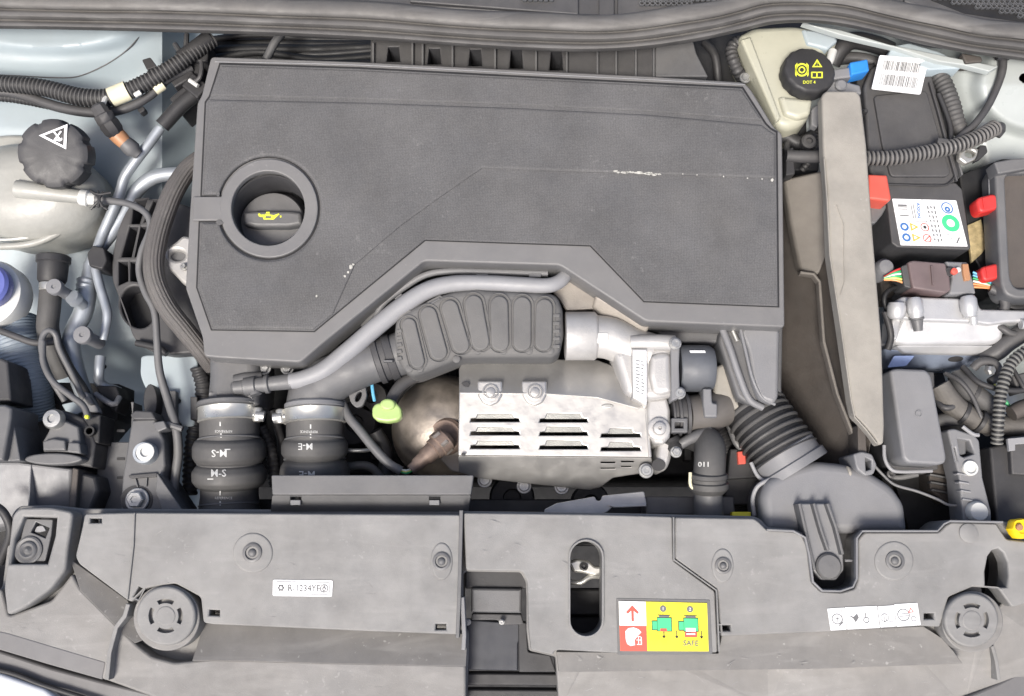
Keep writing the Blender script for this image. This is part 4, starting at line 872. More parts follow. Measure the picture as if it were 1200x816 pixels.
# =================================================================== CENTRE: hoses, ducts, turbo side
def bellow(name, label, x, y0, marks, z0, z1, r=34, seedr=0):
    t = thing(name, label, 'hose', (x, (y0 + 600) / 2, z0 - .04), 'bellows hoses behind the left front cover')
    zz = lambda y: z0 + (z1 - z0) * (y - y0) / (610 - y0)
    ys = marks['prof']; pts = [(x + (ys[0][0] - y) * 0.0, y, zz(y)) for y, r_ in ys]
    hg = G().sweep(pts, [r_ for y, r_ in ys], seg=44, step=.0016); bv = BVHTree.FromPolygons([v.copy() for v in hg.v], hg.f); hg.build('hose_tube', M['rubber'], t)
    g = G()
    for y, rr in marks['rings']: g.rod((x, y - 1.2, zz(y)), (x, y + 1.2, zz(y)), [(0, rr), (.3, rr + 1), (.7, rr + 1), (1, rr)], seg=44)
    g.build('joint_ring', M['mid'], t)
    cy = marks['clamp']
    G().rod((x, cy - 8.5, zz(cy)), (x, cy + 8.5, zz(cy)), [(0, r + .5), (.06, r + 2.3), (.12, r + 1.6), (.88, r + 1.6), (.94, r + 2.3), (1, r + .5)], seg=56).build('hose_clamp', M['band'], t)
    sx = marks['screw']
    G().rod((x + sx - 12 * (1 if sx > 0 else -1), cy - 1, zz(cy) + .014), (x + sx + 8 * (1 if sx > 0 else -1), cy + 2, zz(cy) + .012), [(0, 4), (.45, 4), (.5, 6.5), (1, 6.5)], seg=12).build('clamp_screw', M['steel'], t)
    G().rod((x + sx, cy - 8, zz(cy) + .012), (x + sx, cy + 8, zz(cy) + .012), [(0, 5), (.1, 6), (.9, 6), (1, 5)], seg=16).build('clamp_housing', M['band'], t)
    for txt, X, Y, sz, rot, rad in marks['text']:
        G().text(txt, X, Y, -.03, sz, rot, bold=.012 if sz > 6 else 0).stick(0, bv).build('marking', M['pprint'], t)
    for X, Y, rad in marks['ticks']: G().flatpoly(rect(X - .8, Y - 2.5, X + .8, Y + 2.5), -.03).stick(0, bv).build('marking', M['pprint'], t)
    for (x0, y0_, x1, y1_, rad) in marks.get('bars', ()): G().flatpoly(rect(x0, y0_, x1, y1_), -.03).stick(0, bv).build('marking', M['pprint'], t)
    return t
bellow('charge_air_hose', 'left black bellows hose marked M-S with a metal clamp', 269, 470, dict(
    prof=[(470, 33), (500, 34), (508, 34), (513, 34), (517, 39.5), (524, 42), (534, 42), (540, 39), (543.5, 35), (547, 39), (553, 42.5), (562, 42.5), (568, 39), (572, 33), (580, 33), (590, 34), (604, 36), (620, 36)],
    rings=[(515, 35.5), (543.5, 36), (571, 34), (592, 34.5)], clamp=486, screw=33,
    text=[('M-S', 257, 531, 12, 180, 41), ('M-S', 256, 555, 12, 0, 42), ('REFERENCE', 262, 505.5, 4, 180, 34), ('REFERENCE', 262, 584, 4, 0, 33)],
    ticks=[(258, 497, 34), (259, 510.5, 34), (258, 578, 33), (258, 590, 33)], bars=[(263, 526.2, 270, 527.4, 41), (243, 561, 250, 562.2, 42)]), -.055, -.085)
bellow('charge_air_hose', 'right black bellows hose marked M-E under the grey elbow duct', 369, 470, dict(
    prof=[(470, 32), (500, 33), (508, 33), (513, 33), (517, 37), (522, 38.5), (530, 38.5), (535, 36), (538, 33), (542, 37), (549, 40), (560, 41), (575, 41), (620, 38)],
    rings=[(515, 34), (538, 35)], clamp=488, screw=-40,
    text=[('M-E', 358, 523, 11, 180, 38), ('M-E', 360, 556, 12, 180, 40), ('REFERENCE', 362, 506, 4, 180, 33)],
    ticks=[(364, 500, 33), (364, 511, 33), (364, 475, 33)], bars=[]), -.055, -.085)
t = thing('air_outlet_stub', 'square grey duct stub leaving the cover corner above the left bellows hose', 'duct', (270, 440, -.07))
PT(t, 'duct_body', M['mid'], pts=[(242, 410), (302, 412), (304, 440), (300, 474), (239, 474), (242, 440)], z=-.032, th=.06, bev=14, bz=.018, r=5, segs=5)
G().rod((269, 470, -.055), (269, 477, -.055), [(0, 34), (.3, 37), (.8, 37), (1, 34)], seg=44).build('flange', M['mid'], t)
G().sweep([(276, 448, -.035), (290, 445, -.035), (306, 444, -.04)], [9, 9, 8], seg=16).build('side_port', M['mid'], t)
t = thing('elbow_duct', 'dark grey plastic elbow duct rising from the right bellows hose', 'duct', (410, 440, -.07))
G().sweep([(369, 476, -.06), (371, 462, -.055), (383, 448, -.05), (405, 437, -.046), (432, 426, -.044), (448, 421, -.044)], [33, 32, 29, 26, 25, 25], seg=32).build('duct_body', M['mid'], t)
G().rod((440, 424, -.044), (462, 417, -.044), [(0, 25), (.05, 28), (.3, 28), (.35, 26), (.6, 26), (.65, 28.5), (1, 27)], seg=36).build('collar', M['dark'], t)
G().rod((460, 418, -.044), (476, 412, -.044), [(0, 25), (1, 26)], seg=30).build('collar_sleeve', M['mid'], t)
G().rod((369, 472, -.056), (369, 479, -.056), [(0, 33), (.3, 35), (.8, 35), (1, 33)], seg=40).build('flange', M['light'], t)
PT(t, 'bracket_ear', M['mid'], pts=[(406, 454), (428, 449), (430, 464), (425, 476), (417, 478), (411, 472)], z=-.05, th=.006, bev=1, holes=[ell(420, 465, 3, 6.5, 18, rot=25)], r=3)
PT(t, 'rib', M['mid'], pts=rect(449, 422, 460, 424), z=-.012, th=.01, bev=.5, r=.3)
t = thing('light_grey_vent_pipe', 'smooth light grey pipe bending along the lower edge of the cover', 'pipe', (490, 360, -.03))
G().sweep([(340, 447, -.028), (356, 444, -.027), (380, 434, -.025), (410, 410, -.022), (440, 384, -.02), (470, 360, -.019), (500, 341, -.018), (530, 333, -.018), (570, 332, -.018), (610, 334, -.018), (640, 335, -.018), (654, 331, -.02), (662, 324, -.024), (666, 318, -.03)], [9.5, 10, 11, 11, 11, 11, 10.5, 10, 9.5, 9.5, 9, 8.5, 8, 7], seg=24).build('pipe_tube', M['pale'], t)
G().rod((272, 455, -.032), (342, 447, -.028), [(0, 6), (.05, 9), (.2, 9), (.22, 11), (.4, 11), (.42, 9), (.55, 9), (.56, 11), (.62, 11), (.64, 8.5), (1, 9.5)], seg=20).build('quick_connector', M['mid'], t)
G().rod((296, 447, -.03), (300, 463, -.03), [(0, 6), (1, 7)], seg=14).build('release_tab', M['mid'], t)
bolt(t, 310, 432, -.05, 6); bolt(t, 337, 432, -.05, 6)
t = thing('cover_edge_bracket', 'thin dark carrier strip under the lower edge of the engine cover', 'bracket', (560, 322, -.03))
G().sweep([(440, 372, -.035), (450, 355, -.034), (475, 336, -.032), (500, 322, -.03), (530, 318, -.03), (580, 319, -.03), (642, 321, -.03)], [3.5, 4, 4, 4, 4, 4, 4], seg=10).build('rail', M['light'], t)
G().sweep([(425, 384, -.04), (460, 345, -.04), (495, 318, -.04), (530, 312, -.04), (640, 316, -.04)], 4, seg=10).build('rail', M['mid'], t)
for x in (565, 627): PT(t, 'clip', M['light'], pts=rect(x - 7, 321, x + 7, 325), z=-.024, th=.005, bev=.6, r=.5)
PT(t, 'end_clip', M['light'], pts=rect(463, 346, 473, 352, -38), z=-.026, th=.005, bev=.6, r=.5)
# moulded wrap with pill-shaped pads
t = thing('moulded_air_duct', 'chunky grey moulded duct with a row of raised pill-shaped pads', 'duct', (560, 390, -.05))
wrap = [(461, 395), (463, 376), (470, 366), (490, 356), (512, 346), (532, 340), (548, 338), (558, 335.5), (568, 338), (610, 340), (648, 343), (655, 348), (660, 362), (661, 392), (657, 411), (648, 418), (560, 418), (540, 419), (515, 429), (492, 438), (482, 440), (472, 432), (464, 418)]
PT(t, 'wrap_shell', M['quilt'], pts=wrap, z=-.012, th=.045, bev=9, bz=.010, segs=5, r=4)
pads = [((479, 381), (489, 423), 8), ((502, 369), (514, 412), 9.5), ((527, 361), (540, 404), 9.5), ((555, 356), (563, 400), 10), ((585, 357), (586, 401), 10), ((612, 358), (612, 401), 10), ((638, 360), (637, 401), 9.5)]
for (a, b, r) in pads:
    PT(t, 'pad', M['quilt'], pts=stad(*a, *b, r + .6, 8), z=-.0088, th=.006, bev=2.2, bz=.002, r=0, segs=4)
    G().sweep([(p[0], p[1], -.0112) for p in stad(*a, *b, r + 3.2, 8)] + [(stad(*a, *b, r + 3.2, 8)[0][0], stad(*a, *b, r + 3.2, 8)[0][1], -.0112)], .7, seg=6, step=.003).build('pad_bead', M['quilt'], t)
for x in (480, 492, 535, 560, 590, 620, 645): G().lathe((x, 432 if x < 500 else 411 if x > 545 else 421, -.0125), [(4.5, -.002), (4.5, .0005), (3.5, .0012), (.01, .0012)], seg=18).build('stud', M['quilt'], t)
for k in range(5): PT(t, 'edge_notch', M['quilt'], pts=rect(648, 368 + 9 * k, 656, 372 + 9 * k), z=-.0105, th=.003, bev=.6, r=.5)
for k in range(5): PT(t, 'edge_notch', M['quilt'], pts=rect(465, 386 + 8 * k, 471, 390 + 8 * k, -12), z=-.0105, th=.003, bev=.6, r=.5)
PT(t, 'corner_ear', M['quilt'], pts=[(466, 372), (468, 363), (476, 360), (486, 365), (480, 372)], z=-.014, th=.01, bev=2)
PT(t, 'hinge_ear', M['quilt'], pts=[(499, 354), (516, 345), (521, 350), (506, 359)], z=-.014, th=.01, bev=1.5)
G().sweep([(505, 356, -.0125), (515, 350, -.0125)], 1.2, seg=6).build('hinge_pin', M['mid'], t)
# beige folded shield behind the casting
t = thing('folded_beige_shield', 'crumpled beige metal shield tucked under the slanted cover edge', 'heat shield', (700, 350, -.05))
PT(t, 'flat_sheet', M['tan'], pts=[(648, 343), (666, 322), (700, 345), (697, 362), (664, 364), (655, 350)], z=-.040, th=.004, bev=1.5)
PT(t, 'folded_lip', M['tan'], pts=[(698, 346), (706, 350), (762, 381), (757, 392), (748, 394), (700, 368), (694, 360)], z=pl((700, 346, -.026), (760, 384, -.026), (705, 368, -.038)), th=.006, bev=3, bz=.003, segs=4)
PT(t, 'backing_sheet', M['brown'], pts=[(664, 318), (752, 374), (760, 392), (700, 372)], z=-.055, th=.004, bev=1)
# ---------------------------------------------------------------- heat shield over the turbo
t = thing('slotted_heat_shield', 'large silver metal heat shield with louvred slots and two round embosses', 'heat shield', (640, 500, -.09))
def slot(x0, x1, y0, y1, lip): return [(x0, y1), (x0 + 1, y1 - 4), (x0 + lip, y1 - 4.6), (x0 + lip + 2, y0), (x1 - lip - 2, y0), (x1 - lip, y1 - 4.6), (x1 - 1, y1 - 4), (x1, y1)]
slots = []
for y in (485, 500.5, 516.5): slots.append(slot(632, 689, y, y + 10, 7)); slots.append(slot(551, 609, y + .5, y + 9.5, 7))
for y in (502.5, 518.5): slots.append(slot(704, 751, y, y + 10, 9))
zmid = pl((540, 455, -.040), (760, 475, -.040), (640, 532, -.045))
zup = pl((540, 424, -.060), (716, 430, -.060), (640, 456, -.040))
zlow = pl((540, 533, -.046), (760, 533, -.046), (640, 572, -.085))
PT(t, 'upper_face', M['shield'], pts=[(538, 432), (543, 423), (560, 420), (700, 422), (716, 428), (757, 476), (748, 479), (700, 466), (640, 462), (538, 461)], z=zup, th=.0025, bev=1, r=2)
PT(t, 'middle_face', M['shield'], pts=[(538, 456), (640, 457), (697, 459), (756, 474.5), (759, 478), (764, 536), (537, 533.5)], z=lambda x, y: zmid(x, y) + .0008, th=.0025, bev=1.2, r=1.5, holes=slots)
PT(t, 'lower_face', M['shield'], pts=[(537, 534), (764, 536.5), (764, 553), (736, 557), (718, 560), (704, 571), (690, 574), (640, 569), (560, 560), (538, 553)], z=zlow, th=.0025, bev=1, r=2, holes=[rect(704, 541, 721, 543), rect(704, 548, 721, 549.5), rect(728, 540, 743, 542), rect(728, 546, 740, 547.5)])
for s_ in slots:
    xs = [p[0] for p in s_]; ys = [p[1] for p in s_]; a, b, c, d = min(xs), max(xs), min(ys), max(ys)
    PT(t, 'louvre', M['louver'], pts=rect(a + 5, c - 2, b - 5, d - 3.8), z=lambda x, y, c=c: zmid(x, y) - .003 - (y - c) * .0001, th=.001, bev=.4, r=1)
strip([(757, 478), (762, 536)], 3, -.0385, 'edge_fold', 'shield', t, th=.006)
for x in (575, 627):
    PT(t, 'emboss_pad', M['shield'], pts=[(x - 16, 446), (x + 14, 446), (x + 14, 463), (x + 9, 472), (x, 476), (x - 9, 473), (x - 15, 464)], z=lambda x_, y_: zmid(x_, y_) + .0035 if y_ > 455 else -.0365, th=.004, bev=2.5, bz=.0025, r=3)
    G().lathe((x, 459.5, -.0365), [(10, -.001), (10, .001), (8.5, .0015), (7.5, .0003), (5.5, .0003), (5, .002), (3.8, .0024), (.01, .0024)], seg=28).build('emboss_ring', M['shield'], t)
PT(t, 'weld_mark', M['band'], pts=ell(712, 476, 7, 2.6, 20), z=-.0375, th=.001, bev=1, r=0)
PT(t, 'edge_hole', M['black'], pts=[(540, 449), (548, 447), (551, 451), (548, 454), (544, 453)], z=-.0385, th=.001, bev=.3)
PT(t, 'edge_hole', M['black'], pts=[(541, 530.5), (546, 531), (545, 535), (540, 534)], z=-.0395, th=.001, bev=.3)
for (x, y) in ((568, 563), (614, 570), (658, 571), (757, 552)): bolt(t, x, y, -.095 if x < 700 else -.05, 6.5, hexa=False)
# catalyst dome, oxygen sensor
t = thing('catalyst_dome', 'heat-browned steel dome of the exhaust left of the silver shield', 'catalyst', (520, 500, -.16))
G().lathe((522, 503, -.15), [(63, -.05), (63, 0), (61, .018), (56, .036), (46, .052), (32, .063), (14, .069), (.01, .070)], seg=60).build('dome', M['cat'], t)
G().lathe((524, 512, -.088), [(22, -.004), (22, .006), (19, .010), (15, .010), (.01, .010)], axis=(-.25, -.1, 1), seg=30).build('boss', M['rust'], t)
PT(t, 'slotted_strap', M['tan'], pts=[(505, 505), (520, 498), (545, 497), (545, 556), (528, 552), (517, 540)], z=-.085, th=.006, bev=2)
t = thing('oxygen_sensor', 'brown corroded oxygen sensor screwed diagonally into the exhaust dome', 'sensor', (500, 535, -.07))
G().rod((526, 512, -.062), (481, 551, -.050), [(0, 11), (.08, 15), (.28, 15), (.30, 13), (.40, 13), (.41, 11), (.62, 10.5), (.66, 8.5), (.84, 8), (.88, 6.5), (1, 6)], seg=18).build('sensor_body', M['rust'], t)
G().rod((521, 516, -.061), (513, 523, -.059), [(0, 15.5), (.1, 16.5), (.9, 16.5), (1, 15)], seg=6).build('hex_nut', M['cat'], t)
for i, m in enumerate(('wwhite', 'wyel', 'wgreen')): G().sweep([(484, 549 + i, -.05), (476, 552 + i * 1.3, -.046), (468, 550 + i, -.05)], 1.5, seg=8).build('wire', M[m], t)
G().sweep([(470, 552, -.05), (455, 543, -.048), (438, 525, -.048), (422, 505, -.05), (408, 488, -.055), (400, 470, -.06)], 5.5, seg=14).build('sheathed_cable', M['mid'], t)
t = thing('dipstick', 'lime green dipstick handle between the elbow duct and exhaust dome', 'dipstick', (455, 482, -.05))
G().plate(fillet([(436, 478), (440, 473), (446, 472), (447, 469), (454, 467), (462, 469), (465, 473), (470, 478), (471, 488), (466, 493), (454, 495), (441, 493), (436, 488)], 3), -.03, th=.012, bev=3, bz=.003, segs=4).build('handle', M['lime'], t)
G().plate(ell(454, 474, 9, 7, 24), -.026, th=.008, bev=3, bz=.003, r=0).build('thumb_ridge', M['lime'], t)
G().sweep([(455, 480, -.05), (462, 462, -.05), (474, 448, -.055), (490, 440, -.06)], [7, 7, 7.5, 7.5], seg=16).build('guide_tube', M['dark'], t)
t = thing('gap_cables', 'black and grey cables crossing the dark gap below the elbow duct', 'cable', (430, 530, -.12))
G().sweep([(400, 548, -.10), (430, 546, -.10), (446, 560, -.11), (452, 580, -.12)], 5, seg=12).build('cable', M['mid'], t)
G().sweep([(402, 528, -.09), (425, 528, -.09), (440, 526, -.10)], 2.5, seg=10).build('cable', M['steel'], t)
G().sweep([(436, 450, -.055), (437, 460, -.055), (439, 470, -.06)], 2, seg=8).build('wire', M['wblue'], t)
G().sweep([(306, 500, -.09), (318, 530, -.10), (322, 570, -.11)], 7, seg=12, corr=(.006, .08)).build('cable', M['black'], t)
G().sweep([(318, 480, -.10), (330, 520, -.12), (326, 560, -.12)], 5, seg=12).build('cable', M['dark'], t)
G().sweep([(440, 505, -.12), (452, 530, -.13), (448, 570, -.13)], 8, seg=12).build('cable', M['black'], t)
G().sweep([(232, 430, -.10), (238, 460, -.11), (226, 520, -.12), (222, 580, -.13)], 9, seg=12, corr=(.007, .08)).build('cable', M['black'], t)
t = thing('lower_shield_bracket', 'pale bent metal bracket with a notch just above the front cover', 'bracket', (700, 590, -.09))
PT(t, 'bracket_sheet', M['alu'], pts=[(638, 597), (652, 590), (697, 582), (699, 587), (704, 587), (706, 581), (755, 576), (758, 592), (718, 594), (712, 600), (700, 604), (638, 604)], z=-.06, th=.004, bev=1)
PT(t, 'bracket_lip', M['alu'], pts=[(712, 592), (757, 590.5), (758, 593.5), (720, 595)], z=-.055, th=.006, bev=.8, r=.6)
# ---------------------------------------------------------------- throttle casting
t = thing('throttle_casting', 'light cast aluminium intake elbow with a tall white label strip', 'casting', (730, 420, -.07))
G().rod((662, 394, -.040), (700, 394, -.040), [(0, 26), (.02, 28.5), (.9, 28.5), (.94, 27.5), (1, 25)], seg=44).build('pipe_sleeve', M['alu'], t)
G().sweep([(695, 394, -.040), (716, 397, -.040), (738, 407, -.042), (760, 416, -.044)], [25, 25, 24, 26], seg=30).build('elbow', M['alu'], t)
G().sweep([(738, 402, -.022), (772, 402, -.022), (790, 403, -.024)], [9, 10, 10], seg=20).build('upper_arm', M['alu'], t)
PT(t, 'valve_body', M['alu'], pts=[(718, 412), (742, 404), (787, 402), (792, 425), (790, 464), (770, 468), (748, 470), (733, 460)], z=-.022, th=.06, bev=9, bz=.010, segs=5, r=5)
PT(t, 'core_boss', M['alu'], pts=[(762, 416), (776, 412), (786, 414), (788, 460), (774, 463), (765, 460), (760, 440)], z=-.0165, th=.02, bev=7, bz=.006, segs=5, r=5)
PT(t, 'lightening_pocket', M['white'], pts=rect(700, 390, 713, 402), z=-.0125, th=.006, bev=1, r=1)
PT(t, 'label_plinth', M['alu'], pts=[(740, 409), (758.5, 409), (758, 476), (741.5, 466)], z=-.0145, th=.02, bev=1, r=.6)
q = [(742, 411), (757.5, 411), (757.5, 474), (742.5, 465)]
k_ = sticker(t, q, -.014, label='tall narrow white label with fine print', r=.4)
D = Dec(k_, q, -.0133)
for k in range(10): D.rect('pgrey', .18, .2 + .07 * k, .18 + random.uniform(.2, .35), .222 + .07 * k); D.rect('pgrey', .6, .2 + .07 * k, .6 + random.uniform(.12, .25), .222 + .07 * k)
D.build('label_print')
bolt(t, 791, 403, -.012, 5.5, hexa=False); bolt(t, 796, 461, -.02, 5.5, hexa=False)
PT(t, 'flange', M['light'], pts=[(786, 398), (797, 402), (796, 430), (797, 466), (787, 470)], z=-.015, th=.05, bev=2)
t = thing('throttle_actuator', 'dark blue grey round motor bolted to the aluminium casting', 'actuator', (815, 430, -.07))
G().rod((795, 432, -.045), (837, 432, -.045), [(0, 26), (.05, 27.5), (.70, 27.5), (.86, 26.5), (.95, 24), (1, 15)], seg=44).build('motor_can', mat('blue_grey_plastic', (.075, .082, .094), .5, dust=.15, bump=.2), t)
sticker(t, [(808, 411), (826, 411), (828, 417), (811, 417)], -.021, name='label', label='small white maker label', r=.4)
g = G()
for i in range(5): g.flatpoly(rect(806 + i * 4.5, 420 + (i % 2), 809 + i * 4.5, 423), -.0182)
g.build('printed_marks', M['tape'], t)
PT(t, 'plug_arm', M['light'], pts=[(824, 455), (834, 455), (835, 472), (841, 473), (841, 489), (826, 489), (824, 473)], z=-.028, th=.03, bev=2, bz=.003)
G().sweep([(830, 489, -.045), (831, 498, -.045), (829, 503, -.05)], 1.6, seg=8).build('wire', M['white'], t)
t = thing('egr_lower_casting', 'silver lower casting with a large round bolt right of the slotted shield', 'casting', (773, 505, -.09))
PT(t, 'casting_body', M['alu'], pts=[(758, 468), (782, 466), (786, 480), (786, 512), (778, 521), (768, 520), (760, 510)], z=-.032, th=.06, bev=4, bz=.005)
G().lathe((772, 503, -.031), [(13, -.002), (13, .003), (11, .004), (8, .004), (7, .009), (5, .010), (2, .010), (1.5, .007), (.01, .007)], seg=28).build('flange_bolt', M['alu'], t)
PT(t, 'round_boss', M['alu'], pts=ell(779, 530, 9, 22, 28, rot=6), z=-.045, th=.05, bev=5, bz=.008, r=0)
PT(t, 'dark_port', M['black'], pts=ell(772, 545, 8, 7, 20), z=-.0435, th=.002, bev=0, r=0)
bolt(t, 792, 530, -.04, 5)
t = thing('coolant_quick_elbow', 'black plastic quick-fit elbow hose to the right of the silver casting', 'hose', (810, 490, -.08))
G().rod((786, 487, -.050), (806, 486, -.050), [(0, 24), (.1, 25), (.15, 22), (.3, 22), (.35, 25), (.5, 25), (.55, 22), (.8, 22), (.82, 25), (1, 25)], seg=32).build('connector', M['dark'], t)
G().sweep([(804, 486, -.055), (826, 484, -.06), (846, 478, -.07)], [22, 23, 22], seg=26).build('hose_tube', mat('warm_dark_rubber', (.09, .082, .075), .5, dust=.3), t)
PT(t, 'locking_window', M['mid'], pts=rect(787, 490, 806, 507), z=-.024, th=.01, bev=1.2, r=1.5, holes=[rect(791, 495, 801, 502)])
G().sweep([(793, 524, -.05), (804, 517, -.045), (816, 511, -.045), (832, 506, -.05)], [6, 6, 7, 7], seg=16).build('branch_pipe', M['mid'], t)
G().rod((786, 512, -.045), (793, 530, -.05), [(0, 8), (.2, 10), (.4, 7), (.6, 10), (1, 8)], seg=18).build('branch_clip', M['black'], t)
t = thing('turbo_coolant_hose', 'upright black rubber hose printed 110 ending in a ringed socket', 'hose', (830, 560, -.08))
hg = G().sweep([(800, 510, -.12), (815, 512, -.075), (830, 520, -.05), (832, 535, -.042), (831, 556, -.045), (830, 570, -.05)], [15, 17, 18, 18.5, 18.5, 18], seg=30); bv = BVHTree.FromPolygons([v.copy() for v in hg.v], hg.f)
hg.build('hose_tube', M['rubber'], t)
G().rod((830, 553, -.045), (830, 578, -.052), [(0, 18), (.08, 22), (.25, 23), (.3, 21), (.45, 21), (.5, 23.5), (.75, 23.5), (1, 18)], seg=34).build('socket_rings', M['rubber'], t)
G().sweep([(830, 572, -.05), (830, 590, -.055), (831, 615, -.065)], [16, 17, 18], seg=28).build('lower_pipe', M['mid'], t)
G().sweep([(809, 554, -.04), (809, 568, -.04), (813, 573, -.04)], 2, seg=8).build('clip_wire', M['tape'], t)
G().text('110', 825, 544, -.02, 8, 180, bold=.02, sx=1.2).stick(0, bv).build('marking', M['pprint'], t)
# ---------------------------------------------------------------- air box shoulder, bellows, snorkel
t = thing('air_filter_box', 'grey air filter box shoulder emerging below the right end of the cover', 'air filter box', (880, 430, -.07))
PT(t, 'box_body', M['mid'], pts=[(756, 372), (918, 378), (916, 478), (898, 484), (880, 470), (866, 440), (850, 402), (780, 402)], z=-.052, th=.09, bev=3, bz=.004)
PT(t, 'right_shell', M['light'], pts=[(872, 382), (915, 384), (913, 466), (907, 474), (890, 468), (882, 448), (876, 410), (866, 388)], z=-.022, th=.05, bev=5, bz=.007, segs=4, r=7)
PT(t, 'mid_shell', M['mid'], pts=[(846, 382), (870, 384), (880, 440), (890, 470), (880, 476), (864, 466), (852, 430), (842, 400)], z=-.034, th=.06, bev=4, bz=.006, segs=4, r=5)
G().sweep([(846, 384, -.03), (856, 410, -.028), (866, 440, -.03), (878, 468, -.033), (894, 478, -.036)], 4.2, seg=12).build('seam_rib', M['light'], t)
G().sweep([(868, 386, -.022), (874, 412, -.02), (882, 444, -.021), (893, 466, -.024), (908, 474, -.028)], 2, seg=10).build('seam_rib', M['light'], t)
PT(t, 'front_shell', M['beige'], pts=[(838, 430), (850, 424), (862, 466), (872, 478), (848, 484), (836, 470)], z=-.05, th=.05, bev=4, bz=.006)
G().sweep([(846, 384, -.036), (852, 400, -.034), (848, 390, -.03)], 3, seg=10).build('metal_clip', M['band'], t)
G().sweep([(858, 386, -.03), (864, 400, -.03)], 2.5, seg=10).build('metal_clip', M['band'], t)
t = thing('air_intake_bellows', 'wide black ribbed intake bellows slanting to the grey snorkel', 'duct', (900, 510, -.09))
conduit([(876, 468, -.085), (889, 489, -.075), (904, 511, -.068), (920, 536, -.062)], [37, 37, 38, 40], .0093, .055, M['rubber'], t, 'bellows', seg=48)
G().rod((915, 528, -.062), (932, 553, -.060), [(0, 37), (.08, 40), (.6, 40), (.66, 43), (1, 43)], seg=52).build('cuff', M['light'], t)
t = thing('intake_snorkel', 'broad smooth grey intake snorkel with three long ribs clipped to the front', 'snorkel', (970, 590, -.06))
PT(t, 'snorkel_body', M['light'], pts=[(900, 562), (930, 546), (958, 540), (990, 543), (1020, 552), (1048, 570), (1062, 590), (1066, 625), (896, 625), (893, 580)], z=-.026, th=.06, bev=11, bz=.013, segs=6, r=8)
G().sweep([(884, 604, -.05), (882, 585, -.045), (888, 570, -.04), (902, 562, -.038)], 2.6, seg=10).build('rim', M['pale'], t)
G().sweep([(880, 542, -.05), (888, 558, -.05), (900, 566, -.045)], 2.4, seg=10).build('rim', M['pale'], t)
PT(t, 'clip_tongue', M['light'], pts=[(938, 590), (974, 590), (988, 640), (989, 668), (980, 680), (962, 680), (952, 668), (950, 645)], z=-.016, th=.02, bev=2)
for (a, b, c) in (((937, 590), (945, 625), (955, 668)), ((954, 590), (963, 622), (971, 645)), ((970, 590), (980, 618), (988, 650))):
    strip([a, b, c], 3.4, -.006, 'long_rib', 'mid', t, th=.02, bev=1)
G().lathe((970, 664, -.016), [(15, 0), (15, .004), (13, .006), (.01, .0065)], seg=32).build('clip_button', M['mid'], t)
PT(t, 'notch_floor', M['black'], pts=[(945, 622), (1008, 622), (1008, 690), (955, 690)], z=-.05, th=.02, bev=1)
G().sweep([(990, 657, -.02), (999, 657, -.02)], 1.6, seg=8).build('peg', M['light'], t)
t = thing('red_tab_connector', 'small black connector with a red locking tab beside the bellows', 'connector', (870, 540, -.10))
PT(t, 'shell', M['black'], pts=[(856, 526), (882, 526), (888, 560), (852, 562)], z=-.085, th=.04, bev=2)
PT(t, 'red_tab', M['redb'], pts=rect(865, 529, 874, 544, -4), z=-.079, th=.01, bev=1, r=1)
G().sweep([(856, 500, -.08), (862, 518, -.075), (868, 526, -.075)], [5, 4, 3], seg=10).build('bracket_arm', M['mid'], t)
G().sweep([(840, 500, -.10), (852, 530, -.11), (850, 560, -.12)], 9, seg=12, corr=(.008, .08)).build('cable', M['black'], t)
PT(t, 'step_panel', M['black'], pts=[(850, 560), (890, 556), (890, 592), (850, 592)], z=-.095, th=.05, bev=2)
# =================================================================== RIGHT SIDE
t = thing('brake_fluid_reservoir', 'cream translucent brake fluid bottle with a black round cap', 'fluid reservoir', (915, 100, -.06))
PT(t, 'bottle', M['cream'], pts=[(866, 40), (884, 30), (930, 28), (975, 34), (984, 44), (980, 56), (962, 62), (955, 110), (950, 136), (940, 146), (925, 151), (912, 148), (906, 138)], z=-.030, th=.06, bev=8, bz=.012, segs=5, r=6)
PT(t, 'front_step', M['cream'], pts=[(913, 112), (953, 116), (950, 134), (936, 139), (920, 134)], z=-.022, th=.02, bev=5, bz=.006, segs=4, r=4)
PT(t, 'side_ridge', M['cream'], pts=[(868, 46), (880, 42), (916, 138), (910, 142)], z=-.024, th=.02, bev=2.5, bz=.004)
PT(t, 'rear_shoulder', M['paintb'], pts=[(940, 34), (978, 36), (982, 48), (970, 58), (946, 52)], z=-.026, th=.02, bev=3, bz=.004)
axc = Vector((.10, .14, 1)).normalized(); cc = (942, 93, -.028)
G().lathe(cc, [(29.5, 0), (30.5, .002), (30.5, .017), (29, .020), (27, .021), (.01, .0212)], axis=axc, seg=60, gear=(14, .012)).build('cap', M['black'], t, label='black screw cap printed with yellow brake symbols')
top2 = W(*cc) + axc * .0214
def on2(px, py):
    d = ray(px, py); k = (top2 - CAM).dot(axc) / d.dot(axc); return (CAM + d * k).z
D = Dec(t, [(918, 64), (973, 64), (973, 112), (918, 112)], lambda x, y: on2(x, y) + .0006)
D.disc('pyg', .395, .375, .165, hole=.12); D.disc('pyg', .395, .375, .085, hole=.05)
D.poly('pyg', [(.25, .26), (.30, .20), (.28, .55), (.25, .50)]).poly('pyg', [(.54, .26), (.49, .20), (.51, .55), (.54, .50)])
D.poly('pyg', [(.72, .11), (.83, .31), (.61, .31)], 1, [[(.72, .17), (.78, .28), (.66, .28)]]).text('pyg', '!', .72, .24, .13)
for (a, b, c, d) in ((.59, .42, .84, .45), (.59, .55, .84, .58), (.59, .42, .62, .58), (.70, .42, .73, .58), (.81, .42, .84, .58)): D.rect('pyg', a, b, c, d)
